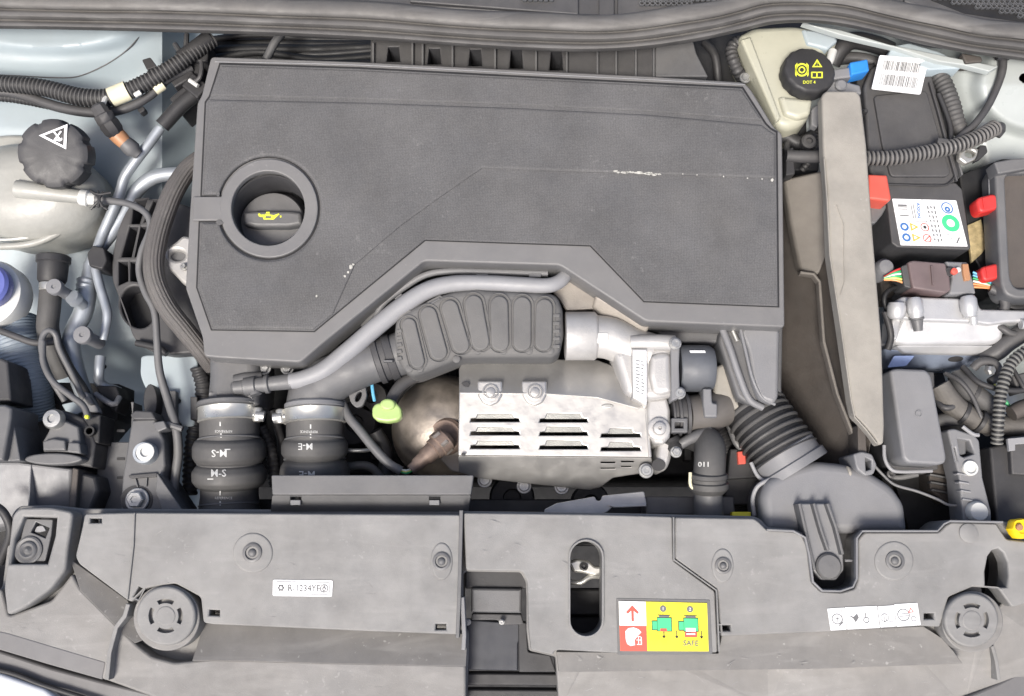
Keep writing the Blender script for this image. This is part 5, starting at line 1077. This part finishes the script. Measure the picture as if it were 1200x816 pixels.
D.text('pyg', 'DOT 4', .55, .68, .105, bold=.02).build('cap_symbols')
t = thing('reservoir_vent_nozzle', 'pale plastic nozzle with a bright blue tag behind the brake cap', 'nozzle', (990, 80, -.03))
G().sweep([(976, 60, -.03), (972, 72, -.028), (966, 80, -.03)], [5, 5, 4], seg=12).build('bracket', M['white'], t)
PT(t, 'grey_plug', M['light'], pts=[(974, 82), (998, 78), (1000, 90), (976, 93)], z=-.018, th=.02, bev=2)
PT(t, 'blue_tag', M['bluetag'], pts=[(996, 73), (1017, 69), (1019, 83), (998, 88)], z=-.012, th=.02, bev=2, r=2)
PT(t, 'bolt_plate', M['light'], pts=[(970, 96), (984, 94), (1008, 100), (1010, 110), (968, 110)], z=-.02, th=.02, bev=2)
G().lathe((985, 101, -.019), [(7, 0), (7, .003), (5, .005), (.01, .005)], seg=16).build('cap_nut', M['light'], t)
t = thing('rear_right_hoses', 'black hoses in the dark hollow between cap and barcode sticker', 'hose', (1000, 55, -.07))
G().sweep([(975, 75, -.06), (985, 58, -.05), (1000, 48, -.05), (1025, 52, -.05), (1045, 60, -.05)], 10, seg=16).build('hose', M['black'], t)
G().sweep([(984, 70, -.07), (1000, 68, -.06), (1022, 72, -.055), (1040, 82, -.055)], 7, seg=14).build('hose', M['dark'], t)
PT(t, 'backing', M['blackd'], pts=[(962, 40), (1012, 40), (1060, 60), (1050, 110), (1000, 112), (962, 110)], z=-.09, th=.05, bev=1)
t = thing('wing_edge_flange', 'pale painted steel flange edge just under the rubber seal', 'flange', (1060, 60, -.02))
PT(t, 'flange', M['paintw'], pts=[(940, 27), (985, 35), (1042, 52), (1100, 64), (1170, 78), (1160, 84), (1128, 76), (1100, 72), (1050, 56), (985, 41)], z=-.008, th=.008, bev=1.2, r=1)
PT(t, 'step', M['paintb'], pts=[(1046, 54), (1066, 50), (1100, 60), (1128, 74), (1126, 80), (1090, 82), (1040, 66)], z=-.016, th=.02, bev=2)
t = thing('wing_top_bolts', 'dark recessed clips under the seal at upper right', 'clip', (1140, 70, -.03))
PT(t, 'clip_block', M['brown'], pts=[(1127, 62), (1150, 66), (1152, 72), (1132, 74)], z=-.004, th=.02, bev=1.5)
PT(t, 'rubber_grommet', M['dark'], pts=ell(1200, 92, 8, 8, 20), z=-.02, th=.01, bev=2, r=0)
# ---- battery
t = thing('battery_cover', 'dark plastic battery cover crossed by the corrugated conduit', 'battery cover', (1065, 160, -.08))
PT(t, 'cover_lid', M['dark'], pts=[(1012, 100), (1022, 78), (1040, 72), (1092, 84), (1112, 160), (1125, 205), (1120, 214), (1110, 217), (1036, 217), (1020, 204)], z=-.034, th=.10, bev=3, bz=.004, r=6)
PT(t, 'lid_panel', M['dark'], pts=[(1024, 112), (1086, 106), (1104, 170), (1114, 202), (1110, 207), (1044, 207), (1034, 170)], z=-.030, th=.01, bev=1.5, r=5)
strip([(1090, 96), (1100, 130), (1113, 180), (1122, 212)], 2.2, -.029, 'lid_rib', 'dark', t)
strip([(1098, 96), (1108, 130), (1121, 180), (1128, 205)], 2.2, -.034, 'lid_rib', 'mid', t, th=.06)
PT(t, 'rear_pad', M['black'], pts=[(1004, 82), (1026, 72), (1020, 104), (1004, 108)], z=-.045, th=.05, bev=2)
t = thing('car_battery', 'black battery with a white warning label and red terminal cover', 'battery', (1085, 265, -.15))
PT(t, 'case', M['dark'], pts=[(1036, 214), (1120, 214), (1128, 222), (1138, 290), (1136, 293), (1052, 290), (1045, 285), (1040, 240)], z=-.034, th=.10, bev=1.6, bz=.002, r=2)
G().sweep([(1040, 216, -.031), (1100, 218, -.031), (1113, 214, -.031), (1120, 206, -.031)], 1.2, seg=8).build('lid_seam', M['black'], t)
q = [(1045.5, 233), (1120.5, 235), (1134, 289), (1055.5, 287.5)]
k_ = sticker(t, q, -.0335, label='white battery label with blue, amber and green symbols', r=1)
D = Dec(k_, q, -.0327)
for k, wd in enumerate((.06, .03, .03, .015, .02, .04)): D.rect('pgrey', .07, .12 + k * .045, .21, .12 + k * .045 + wd * .6)
D.rect('pgrey', .02, .475, .47, .485).rect('pgrey', .46, .0, .465, 1)
for u in (.27, .305): D.rect('pgrey', u, .10, u + .012, .42)
D.text('pblue', 'AXION', .375, .24, .10, rot=84, bold=.03)
for (u, v, m) in ((.11, .60, 'pblue'), (.11, .83, 'pblue'), (.42, .60, 'pred'), (.42, .84, 'pred')): D.disc(m, u, v, .09, hole=(.045 if m == 'pblue' else .072)); 
D.disc('pblack', .42, .60, .035); D.poly('pred', [(.38, .88), (.46, .78), (.465, .80), (.385, .90)])
for v in (.60, .83): D.poly('pamber', [(.20, v - .09), (.33, v), (.20, v + .09)], 1, [[(.225, v - .045), (.28, v), (.225, v + .045)]])
for i, u in enumerate((.52, .57, .62)): 
    for k in range(8): D.rect('pgrey', u, .14 + k * .1, u + .022, .14 + k * .1 + random.uniform(.04, .075))
D.disc('pblue', .83, .17, .125, hole=.10); D.disc('pblue', .83, .20, .06, hole=.02)
D.disc('pgreen', .83, .50, .185, hole=.085)
D.disc('pgrey', .76, .80, .06, hole=.05).poly('pgrey', [(.84, .93), (.90, .80), (.92, .81), (.86, .94)]).build('label_print')
PT(t, 'terminal_cover', M['redb'], pts=[(1018, 204), (1040, 205), (1045, 233), (1042, 236), (1018, 233)], z=-.012, th=.04, bev=2.5, bz=.003, label='faded red terminal cover')
PT(t, 'terminal_block', M['mid'], pts=[(1020, 233), (1042, 238), (1034, 252), (1026, 262), (1020, 262)], z=-.04, th=.04, bev=2)
G().lathe((1034, 316, -.05), [(11, -.02), (11, .008), (8, .013), (.01, .014)], seg=24).build('round_cap', M['light'], t)
t = thing('battery_side_wall', 'narrow grey wall strip between beige guide and battery', 'side wall', (1030, 300, -.12))
PT(t, 'wall_sheet', M['mid'], pts=[(1010, 250), (1034, 255), (1040, 300), (1042, 350), (1012, 360)], z=-.10, th=.02, bev=1)
PT(t, 'shelf', M['brown'], pts=[(1030, 318), (1070, 320), (1085, 352), (1034, 350)], z=-.085, th=.04, bev=2)
PT(t, 'round_pad', M['mid'], pts=ell(1068, 344, 15, 7, 24), z=-.06, th=.02, bev=3, r=0)
t = thing('corrugated_conduit', 'light ridged conduit running over the battery cover to the wing', 'conduit', (1090, 180, -.01))
conduit([(1010, 186, -.012), (1020, 186, -.012), (1050, 185, -.011), (1085, 179, -.010), (1120, 171, -.010), (1148, 160, -.012), (1166, 150, -.018)], [8, 8, 8, 8, 8, 8, 8.5], .0056, .16, mat('ridged_conduit', (.13, .125, .12), .5, dust=.3), t, 'conduit_tube', seg=18)
G().sweep([(1160, 152, -.015), (1172, 150, -.025), (1166, 158, -.03)], 7, seg=14).build('end_boot', M['dark'], t)
PT(t, 'clip_ring', M['band'], pts=[(1124, 178), (1142, 172), (1150, 176), (1146, 186), (1132, 192), (1124, 186)], z=-.022, th=.006, bev=2, holes=[ell(1137, 180, 6, 4, 14)])
PT(t, 'clip_ring', M['black'], pts=[(1148, 170), (1156, 170), (1158, 178), (1150, 186), (1142, 190), (1146, 180)], z=-.02, th=.006, bev=1.5)
PT(t, 'clip_loop', M['dark'], pts=rect(1099, 162, 1112, 168, 8), z=-.003, th=.01, bev=1, r=1)
t = thing('wing_cable', 'black cable dropping from the seal to the conduit at upper right', 'cable', (1160, 110, -.03))
G().sweep([(1175, 64, -.012), (1175, 80, -.012), (1170, 98, -.014), (1158, 124, -.018), (1142, 146, -.02), (1128, 158, -.022), (1118, 168, -.025)], [5, 4.6, 4.4, 4.2, 4.2, 4.2, 5], seg=14).build('cable_sheath', M['dark'], t)
G().sweep([(1168, 66, -.01), (1182, 66, -.01)], 5, seg=12).build('collar', M['dark'], t)
G().sweep([(1090, 78, -.04), (1104, 96, -.036), (1114, 120, -.034), (1122, 145, -.034), (1130, 160, -.036)], [9, 10, 10, 9, 8], seg=18, corr=(.006, .05)).build('thick_sleeve', M['rubber'], t)
G().sweep([(1100, 110, -.03), (1108, 130, -.03), (1114, 150, -.03), (1114, 170, -.03)], 3, seg=10).build('cable_sheath', M['black'], t)
t = thing('barcode_card', 'tilted white card with two rows of barcodes on the battery cover', 'card', (1055, 88, -.02))
q = [(1031, 64.5), (1088.5, 69.5), (1079, 110.5), (1021.5, 104)]
zcard = pl((1031, 64, -.012), (1088, 69, -.016), (1050, 108, -.018))
G().plate(q, zcard, th=.0015, bev=.4, r=2).build('card_sheet', M['pwhite'], t)
D = Dec(t, q, lambda x, y: zcard(x, y) + .0002)
for (v0, v1, u0, u1) in ((.14, .42, .12, .86), (.54, .86, .12, .88)):
    u = u0
    while u < u1:
        wd = random.choice((.006, .01, .016)); D.rect('pblack', u, v0, u + wd, v1); u += wd + random.choice((.01, .014, .02))
D.build('barcode')
# ---- beige guide plate
t = thing('air_guide_wall', 'tall dusty beige plastic air guide standing left of the battery', 'air guide', (990, 320, -.10))
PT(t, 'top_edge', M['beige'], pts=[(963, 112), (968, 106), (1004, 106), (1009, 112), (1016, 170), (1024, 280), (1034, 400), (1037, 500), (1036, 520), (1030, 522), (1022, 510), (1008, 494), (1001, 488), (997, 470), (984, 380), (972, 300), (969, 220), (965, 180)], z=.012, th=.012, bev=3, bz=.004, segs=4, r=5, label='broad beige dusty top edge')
strip([(966, 185), (970, 240), (973, 300), (986, 385), (998, 470), (1002, 489), (1014, 502), (1028, 520)], 1.6, .0145, 'edge_bead', 'beige', t)
strip([(981, 240), (989, 262), (990, 330), (985, 345)], 1.2, .0132, 'crease', 'beige', t, th=.002, bev=.4)
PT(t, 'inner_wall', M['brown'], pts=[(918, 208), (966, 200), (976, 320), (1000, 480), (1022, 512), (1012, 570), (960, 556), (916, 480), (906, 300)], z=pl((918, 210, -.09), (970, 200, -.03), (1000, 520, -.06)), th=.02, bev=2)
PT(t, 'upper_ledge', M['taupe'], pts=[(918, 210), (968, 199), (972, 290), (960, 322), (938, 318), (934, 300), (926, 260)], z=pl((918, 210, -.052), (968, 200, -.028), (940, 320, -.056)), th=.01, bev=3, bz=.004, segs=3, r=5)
strip([(938, 319), (954, 321), (961, 330), (966, 400), (982, 462), (1000, 508)], 3.5, -.042, 'crease', 'taupe', t, th=.01, bev=1.4)
t = thing('guide_post', 'small grey clip post below the tip of the beige air guide', 'clip', (1012, 545, -.05))
PT(t, 'post', M['light'], pts=[(1000, 532), (1010, 529), (1022, 532), (1028, 545), (1024, 556), (1014, 558), (1004, 550)], z=-.018, th=.05, bev=2, holes=[[(1014, 536), (1021, 540), (1021, 550), (1015, 552)]], r=3)
PT(t, 'post_arm', M['brown'], pts=[(1005, 498), (1014, 498), (1016, 532), (1006, 532)], z=-.024, th=.03, bev=1)
G().sweep([(993, 548, -.03), (996, 552, -.025), (996, 560, -.03)], 2, seg=8).build('peg', M['beige'], t)
G().sweep([(921, 183, -.03), (940, 184, -.03), (962, 184, -.03)], [7, 7.5, 7.5], seg=14).build('cross_pipe', M['dark'], t)
# ---- right box
t = thing('fuse_carrier_box', 'black open box with a grey framed lid at the right edge', 'fuse box', (1165, 270, -.10))
PT(t, 'box_shell', M['blackd'], pts=[(1124, 205), (1175, 186), (1250, 186), (1250, 345), (1165, 345), (1140, 300)], z=-.065, th=.10, bev=2)
PT(t, 'lid_frame', M['mid'], pts=[(1166, 200), (1172, 190), (1300, 186), (1300, 350), (1190, 350), (1178, 345), (1173, 332)], z=-.014, th=.03, bev=3, bz=.004, r=10, holes=[fillet([(1178, 204), (1290, 200), (1290, 338), (1190, 338), (1184, 326)], 8)])
PT(t, 'lid_glass', M['brown'], pts=[(1176, 202), (1292, 198), (1292, 342), (1182, 340)], z=-.022, th=.01, bev=1, r=3)
for x in (1159, 1166): G().sweep([(x, 196, -.03), (x + .5, 232, -.03)], 1.2, seg=6).build('guide_wire', M['light'], t)
for x in (1163, 1168): G().sweep([(x, 288, -.035), (x + .5, 312, -.035)], 1.2, seg=6).build('guide_wire', M['light'], t)
PT(t, 'foil_label', M['gold'], pts=[(1134, 264), (1150, 257), (1156, 290), (1150, 298), (1139, 308)], z=-.06, th=.004, bev=.6, r=1, label='crinkled gold foil label')
PT(t, 'top_corner', M['mid'], pts=[(1165, 190), (1185, 186), (1215, 184), (1215, 196), (1170, 204)], z=-.006, th=.02, bev=2)
for i, (x, y, z, s_) in enumerate(((1158, 238, -.028, 1), (1162, 319, -.034, .95))):
    k = thing('red_lever_knob', 'upper red knob, beside the grey lid frame' if i == 0 else 'lower red knob, beside the coloured wires', 'knob', (x, y, z - .01), 'red knobs on the black box')
    PT(k, 'grip', M['red'], pts=fillet(rect(x - 12.5 * s_, y - 9.5 * s_, x + 12.5 * s_, y + 9.5 * s_, -14), 7, 6), z=z + .012, th=.016, bev=3, bz=.004, segs=4, r=0)
    strip([(x - 6, y - 6), (x - 4, y + 6)], 1.6, z + .0135, 'grip_rib', 'red', k, th=.003, bev=.5)
    G().sweep([(x - 2, y, z + .002), (x + 4, y + 4, z - .02)], 5, seg=10).build('stem', M['black'], k)
# ---- connector with wires
t = thing('control_unit_plug', 'purple-brown plug with orange latch and coloured wires above the white unit', 'connector', (1110, 325, -.05))
PT(t, 'brown_half', M['maroon'], pts=[(1064, 307), (1070, 305), (1108, 308), (1113, 322), (1115, 340), (1108, 344), (1070, 338), (1067, 325)], z=-.022, th=.04, bev=2, bz=.003, r=2)
strip([(1092, 311), (1094, 334)], 2.2, -.0195, 'ridge', 'maroon', t)
PT(t, 'grey_half', M['light'], pts=[(1108, 306), (1134, 307), (1141, 330), (1144, 344), (1112, 345), (1116, 325)], z=-.026, th=.04, bev=2, bz=.003, r=2)
PT(t, 'orange_latch', M['orange'], pts=[(1128, 309), (1135, 309), (1138, 328), (1131, 329), (1129, 320)], z=-.022, th=.01, bev=1, r=1)
PT(t, 'latch_bits', M['black'], pts=[(1108, 314), (1116, 312), (1119, 322), (1111, 324)], z=-.021, th=.01, bev=1)
G().lathe((1117, 319, -.022), [(4, 0), (4, .004), (.01, .005)], seg=12).build('red_pin', M['redb'], t)
G().lathe((1122, 317, -.022), [(3, 0), (3, .003), (.01, .004)], seg=12).build('white_pin', M['white'], t)
PT(t, 'seal_block', M['dark'], pts=[(1056, 312), (1065, 309), (1068, 338), (1060, 336)], z=-.026, th=.03, bev=1.5)
for i, m in enumerate(('wred', 'wgreen', 'wwhite', 'wgreen', 'wyel', 'wor')):
    G().sweep([(1062, 313 + i * 4, -.032), (1050, 317 + i * 2.3, -.03), (1036, 325 + i * .6, -.036)], 1.35, seg=8).build('wire', M[m], t)
for i, m in enumerate(('wblue', 'wblue', 'wgreen', 'wwhite', 'wor', 'wor')):
    G().sweep([(1140, 319 + i * 3.5, -.034), (1152, 325 + i * 2.4, -.034), (1166, 336 + i * .5, -.04)], 1.35, seg=8).build('wire', M[m], t)
G().sweep([(1160, 338, -.035), (1172, 344, -.035), (1178, 358, -.04), (1170, 370, -.05)], 6, seg=12).build('loom_sleeve', M['dark'], t)
# ---- white ECU
t = thing('white_control_unit', 'white cast control unit with two stubby posts below the brown plug', 'control unit', (1110, 390, -.09))
zE = pl((1040, 350, -.034), (1200, 360, -.036), (1110, 410, -.050))
PT(t, 'upper_casing', M['ecu'], pts=[(1050, 352), (1058, 347), (1144, 350), (1148, 358), (1150, 362), (1230, 364), (1230, 376), (1180, 378), (1160, 381), (1140, 378), (1080, 376), (1058, 374), (1052, 370)], z=-.034, th=.04, bev=3, bz=.004, r=4)
PT(t, 'main_casing', M['ecu'], pts=[(1058, 372), (1080, 371), (1178, 376), (1176, 398), (1164, 404), (1060, 406), (1046, 402)], z=pl((1058, 372, -.040), (1178, 376, -.040), (1110, 404, -.050)), th=.05, bev=5, bz=.006, segs=4, r=6)
PT(t, 'lower_bevel', M['ecu'], pts=[(1050, 405), (1164, 405), (1150, 416), (1060, 414)], z=pl((1050, 405, -.052), (1164, 405, -.052), (1100, 416, -.064)), th=.04, bev=1.5)
PT(t, 'underside', M['ecub'], pts=[(1037, 408), (1062, 412), (1150, 414), (1158, 404), (1170, 402), (1152, 424), (1122, 432), (1040, 432)], z=pl((1040, 410, -.064), (1160, 410, -.064), (1100, 432, -.085)), th=.03, bev=2)
G().plate([(1040, 431), (1048, 417), (1072, 417), (1062, 429)], -.062, th=.002, bev=.3).build('blue_label', mat('pale_blue_label', (.30, .38, .60), .4, bump=0), M and t)
for (x, y, r) in ((1072, 362, 9), (1135, 360, 9.5)):
    G().rod((x - 1, y - 12, -.026), (x + 2, y + 12, -.026), [(0, r * .8), (.15, r), (.7, r), (.85, r * .8), (1, r * .7)], seg=24).build('post', M['ecu'], t)
G().rod((1074, 372, -.028), (1076, 388, -.032), [(0, 8.5), (.15, 8.5), (.2, 7), (1, 5)], seg=18).build('rubber_plug', M['mid'], t)
G().rod((1140, 368, -.030), (1141, 381, -.034), [(0, 4.5), (.8, 4.5), (1, 3.5)], seg=16).build('pin', M['ecu'], t)
G().rod((1051, 355, -.030), (1050, 374, -.034), [(0, 9), (.3, 11), (.8, 10), (1, 7)], seg=22).build('corner_lug', M['ecu'], t)
PT(t, 'side_ear', M['ecu'], pts=[(1046, 372), (1056, 374), (1052, 398), (1044, 399)], z=-.044, th=.03, bev=2)
PT(t, 'oval_hole', M['black'], pts=ell(1120, 421, 9, 3.2, 24, rot=-4), z=pl((1040, 410, -.0635), (1160, 410, -.0635), (1100, 432, -.0845)), th=.001, bev=0, r=0)
G().rod((1196, 380, -.034), (1204, 380, -.034), [(0, 6), (1, 6)]).build('screw_boss', M['ecu'], t)
G().sweep([(1037, 366, -.04), (1042, 382, -.042), (1044, 396, -.046), (1040, 410, -.05)], 4, seg=12).build('side_cable', M['black'], t)
# ---- relay box
t = thing('relay_box', 'grey rounded relay box lid standing on a dark case', 'relay box', (1075, 500, -.10))
PT(t, 'case', M['dark'], pts=[(1040, 436), (1052, 434), (1095, 436), (1100, 550), (1082, 556), (1050, 554), (1038, 546)], z=-.055, th=.08, bev=2)
PT(t, 'lid', M['light'], pts=[(1043, 434), (1050, 431.5), (1086, 433), (1092, 440), (1110, 536), (1108, 543), (1100, 545), (1064, 543), (1058, 537)], z=-.008, th=.045, bev=3.5, bz=.005, segs=4, r=6, label='smooth blue-grey lid')
G().lathe((1076.5, 485, -.0078), [(4.2, 0), (4, .0012), (3, .0012), (2.6, .0002), (.01, .0002)], seg=20).build('lid_mark', M['light'], t)
G().sweep([(1036, 522, -.03), (1037, 538, -.03), (1044, 550, -.03), (1056, 553, -.03), (1092, 552, -.035)], 2.2, seg=10).build('rim', M['pale'], t)
# ---- ladder bracket & rod
t = thing('headlamp_ladder_bracket', 'grey slotted lamp bracket with a white ring right of the relay box', 'bracket', (1135, 555, -.07))
PT(t, 'bracket_plate', M['light'], pts=[(1110, 504), (1118, 502), (1142, 510), (1148, 516), (1152, 560), (1162, 600), (1162, 625), (1130, 625), (1124, 560)], z=-.035, th=.03, bev=2, bz=.003, holes=[[(1122, 514), (1136, 517), (1142, 532), (1130, 536), (1126, 534)], [(1117, 525), (1119, 525), (1122, 540), (1120, 540)]], r=3)
PT(t, 'pocket_wall', M['mid'], pts=[(1120, 512), (1132, 515), (1132, 532), (1124, 534)], z=-.042, th=.02, bev=1)
for k in range(4): strip([(1122 + k * 2, 555 + k * 10), (1134 + k * 2, 557 + k * 10)], 2, -.0325, 'rung', 'pale', t, th=.01, bev=.5)
G().lathe((1136, 549, -.035), [(9, 0), (9, .003), (8.5, .004), (6.5, .004), (6, .001), (.01, .001)], seg=28).build('white_ring', M['white'], t)
G().lathe((1142, 600, -.037), [(12, 0), (12, .008), (10, .012), (4, .013), (.01, .013)], seg=28).build('round_mount', M['white'], t)
G().sweep([(1128, 500, -.03), (1140, 509, -.028), (1147, 510, -.028)], 2.4, seg=8).build('rim', M['pale'], t)
PT(t, 'rear_panel', M['brown'], pts=[(1088, 545), (1124, 535), (1132, 588), (1110, 590), (1090, 575)], z=-.09, th=.04, bev=2)
for k in range(3): strip([(1090 + k, 556 + 9 * k), (1128, 563 + 9 * k)], 2.4, -.085, 'rear_rib', 'mid', t, th=.01)
t = thing('bonnet_release_rod', 'thin pale rod curving under the relay box to the lamp bracket', 'rod', (1080, 580, -.06))
G().sweep([(1024, 545, -.05), (1034, 556, -.048), (1048, 568, -.048), (1075, 576, -.048), (1098, 585, -.048), (1112, 592, -.048), (1130, 592, -.048)], 1.7, seg=10).build('rod', M['light'], t)
G().sweep([(1036, 556, -.06), (1050, 560, -.06), (1075, 556, -.06)], 3.5, seg=10).build('cable', M['mid'], t)
G().lathe((1043, 556, -.052), [(5, 0), (5, .004), (3, .005), (.01, .002)], seg=14).build('grommet', M['dark'], t)
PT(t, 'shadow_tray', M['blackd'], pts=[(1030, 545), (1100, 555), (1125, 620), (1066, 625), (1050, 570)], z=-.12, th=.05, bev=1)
# ---- loom in the right lower area
t = thing('taped_main_loom', 'thick taped black loom fanning out behind the relay box', 'wiring loom', (1130, 480, -.10))
G().sweep([(1100, 452, -.06), (1112, 470, -.06), (1130, 485, -.06), (1155, 497, -.065), (1190, 500, -.07), (1230, 498, -.07)], [13, 14, 13, 12, 12, 12], seg=20).build('taped_branch', mat('cloth_tape', (.055, .05, .045), .7, dust=.45, bump=.6, bscale=300), t)
G().sweep([(1120, 440, -.07), (1132, 455, -.06), (1150, 468, -.06), (1165, 480, -.065)], [10, 13, 12, 11], seg=18).build('taped_branch', M['rubber'], t)
G().sweep([(1095, 494, -.07), (1120, 491, -.065), (1145, 494, -.065), (1160, 505, -.07)], [8, 8.5, 8.5, 8], seg=16).build('taped_branch', M['rubber'], t)
G().sweep([(1150, 420, -.07), (1168, 412, -.06), (1180, 402, -.055), (1200, 390, -.05), (1230, 380, -.05)], [10, 11, 11, 11, 11], seg=16).build('taped_branch', M['dark'], t)
G().sweep([(1140, 432, -.055), (1150, 424, -.05), (1166, 426, -.05), (1170, 440, -.055), (1160, 448, -.055)], 5, seg=12).build('cable', M['dark'], t)
G().sweep([(1163, 448, -.055), (1168, 456, -.055), (1170, 468, -.06)], 2, seg=8).build('wire', M['wyel'], t)
G().sweep([(1178, 470, -.055), (1184, 478, -.055)], 2, seg=8).build('wire', M['wgreen'], t)
G().lathe((1158, 434, -.05), [(6, 0), (6, .006), (4, .008), (.01, .008)], axis=(.3, -.2, 1), seg=6).build('earth_nut', M['steel'], t)
G().sweep([(1185, 485, -.05), (1200, 478, -.05), (1230, 470, -.05)], [9, 10, 10], seg=14).build('taped_branch', M['brown'], t)
t = thing('corrugated_drop_conduit', 'grey corrugated conduit curving down along the right edge', 'conduit', (1180, 460, -.04))
conduit([(1235, 395, -.03), (1205, 410, -.03), (1186, 425, -.03), (1177, 445, -.03), (1172, 468, -.032), (1170, 495, -.036), (1168, 520, -.045)], 6.2, .0056, .16, mat('grey_conduit', (.13, .13, .12), .5, dust=.3), t, 'conduit_tube', seg=16)
t = thing('right_black_junction', 'black junction box below the conduit in the lower right corner', 'junction box', (1180, 560, -.08))
PT(t, 'box', M['black'], pts=[(1160, 524), (1250, 505), (1250, 625), (1168, 615)], z=-.05, th=.06, bev=3)
PT(t, 'box_lid', M['dark'], pts=[(1183, 512), (1250, 506), (1250, 560), (1186, 556)], z=-.042, th=.02, bev=2)
PT(t, 'bracket_hook', M['pale'], pts=[(1181, 514), (1203, 512), (1203, 520), (1190, 521), (1190, 528), (1183, 529)], z=-.036, th=.004, bev=.8, r=1)
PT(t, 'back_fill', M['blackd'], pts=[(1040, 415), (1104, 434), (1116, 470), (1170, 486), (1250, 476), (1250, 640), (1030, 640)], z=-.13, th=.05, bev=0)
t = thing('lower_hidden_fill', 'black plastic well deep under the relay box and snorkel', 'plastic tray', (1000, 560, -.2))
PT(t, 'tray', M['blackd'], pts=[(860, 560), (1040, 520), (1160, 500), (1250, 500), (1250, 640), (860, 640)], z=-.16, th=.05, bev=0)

t = thing('corner_pipework', 'black valve and hoses between cover corner and the cream bottle', 'hose', (925, 170, -.08))
G().sweep([(905, 165, -.07), (920, 160, -.065), (936, 168, -.065), (952, 160, -.07)], 8, seg=14).build('hose', M['black'], t)
G().sweep([(920, 205, -.06), (926, 190, -.055), (922, 172, -.06), (930, 158, -.07)], 4, seg=12).build('hose', M['dark'], t)
G().sweep([(940, 200, -.07), (950, 186, -.06), (958, 165, -.065), (956, 140, -.07)], 4, seg=12, corr=(.005, .1)).build('hose', M['black'], t)
PT(t, 'valve_block', M['black'], pts=[(922, 176), (930, 172), (932, 204), (921, 206)], z=-.03, th=.04, bev=1.5)
G().lathe((945, 170, -.06), [(9, 0), (9, .012), (7, .014), (4, .014), (3.5, .010), (.01, .010)], seg=20).build('valve_cap', M['dark'], t)
PT(t, 'clip', M['light'], pts=[(951, 128), (958, 122), (962, 132), (958, 150), (951, 146)], z=-.035, th=.01, bev=1.2)
t = thing('battery_side_bits', 'small grey studs and strap beside the beige guide and the battery cover', 'strap', (1016, 150, -.06))
PT(t, 'strap', M['blackd'], pts=[(1005, 108), (1018, 106), (1020, 150), (1022, 204), (1014, 204)], z=-.045, th=.04, bev=1)
G().lathe((1013, 132, -.03), [(3, -.02), (3, .004), (2, .006), (.01, .006)], seg=12).build('stud', M['black'], t)
PT(t, 'strap_pad', M['mid'], pts=[(1010, 128), (1020, 126), (1022, 132), (1011, 134)], z=-.036, th=.02, bev=1)

t = thing('right_wire_tangle', 'thin dark cables and tape rings crossing the taped loom at the right edge', 'cable', (1160, 460, -.05))
for i, p in enumerate((((1108, 438, -.06), (1126, 448, -.045), (1140, 466, -.045), (1150, 490, -.05)), ((1128, 430, -.06), (1150, 450, -.045), (1190, 458, -.045), (1230, 450, -.05)), ((1150, 380, -.06), (1172, 384, -.045), (1190, 392, -.045), (1230, 384, -.05)), ((1186, 430, -.05), (1196, 448, -.045), (1210, 470, -.045), (1235, 480, -.05)), ((1098, 470, -.06), (1106, 478, -.05), (1118, 476, -.05), (1124, 466, -.055)), ((1165, 350, -.06), (1190, 362, -.05), (1215, 360, -.05), (1240, 366, -.05)))):
    G().sweep(list(p), 2.6 + (i % 3) * .9, seg=10).build('cable', M['black' if i % 2 else 'dark'], t)
for (x, y, r) in ((1128, 484, 14.5), (1148, 494, 13.6), (1140, 461, 14)): G().rod((x - 2, y - 1, -.06), (x + 3, y + 1.5, -.06), [(0, r * .95), (.1, r), (.9, r), (1, r * .95)], seg=20).build('tape_ring', M['black'], t)
PT(t, 'junction_lug', M['dark'], pts=[(1186, 440), (1204, 436), (1212, 452), (1194, 462)], z=-.05, th=.02, bev=2)
G().sweep([(1040, 366, -.05), (1036, 350, -.045), (1042, 340, -.045), (1054, 336, -.05)], 3, seg=10).build('cable', M['blackd'], t)
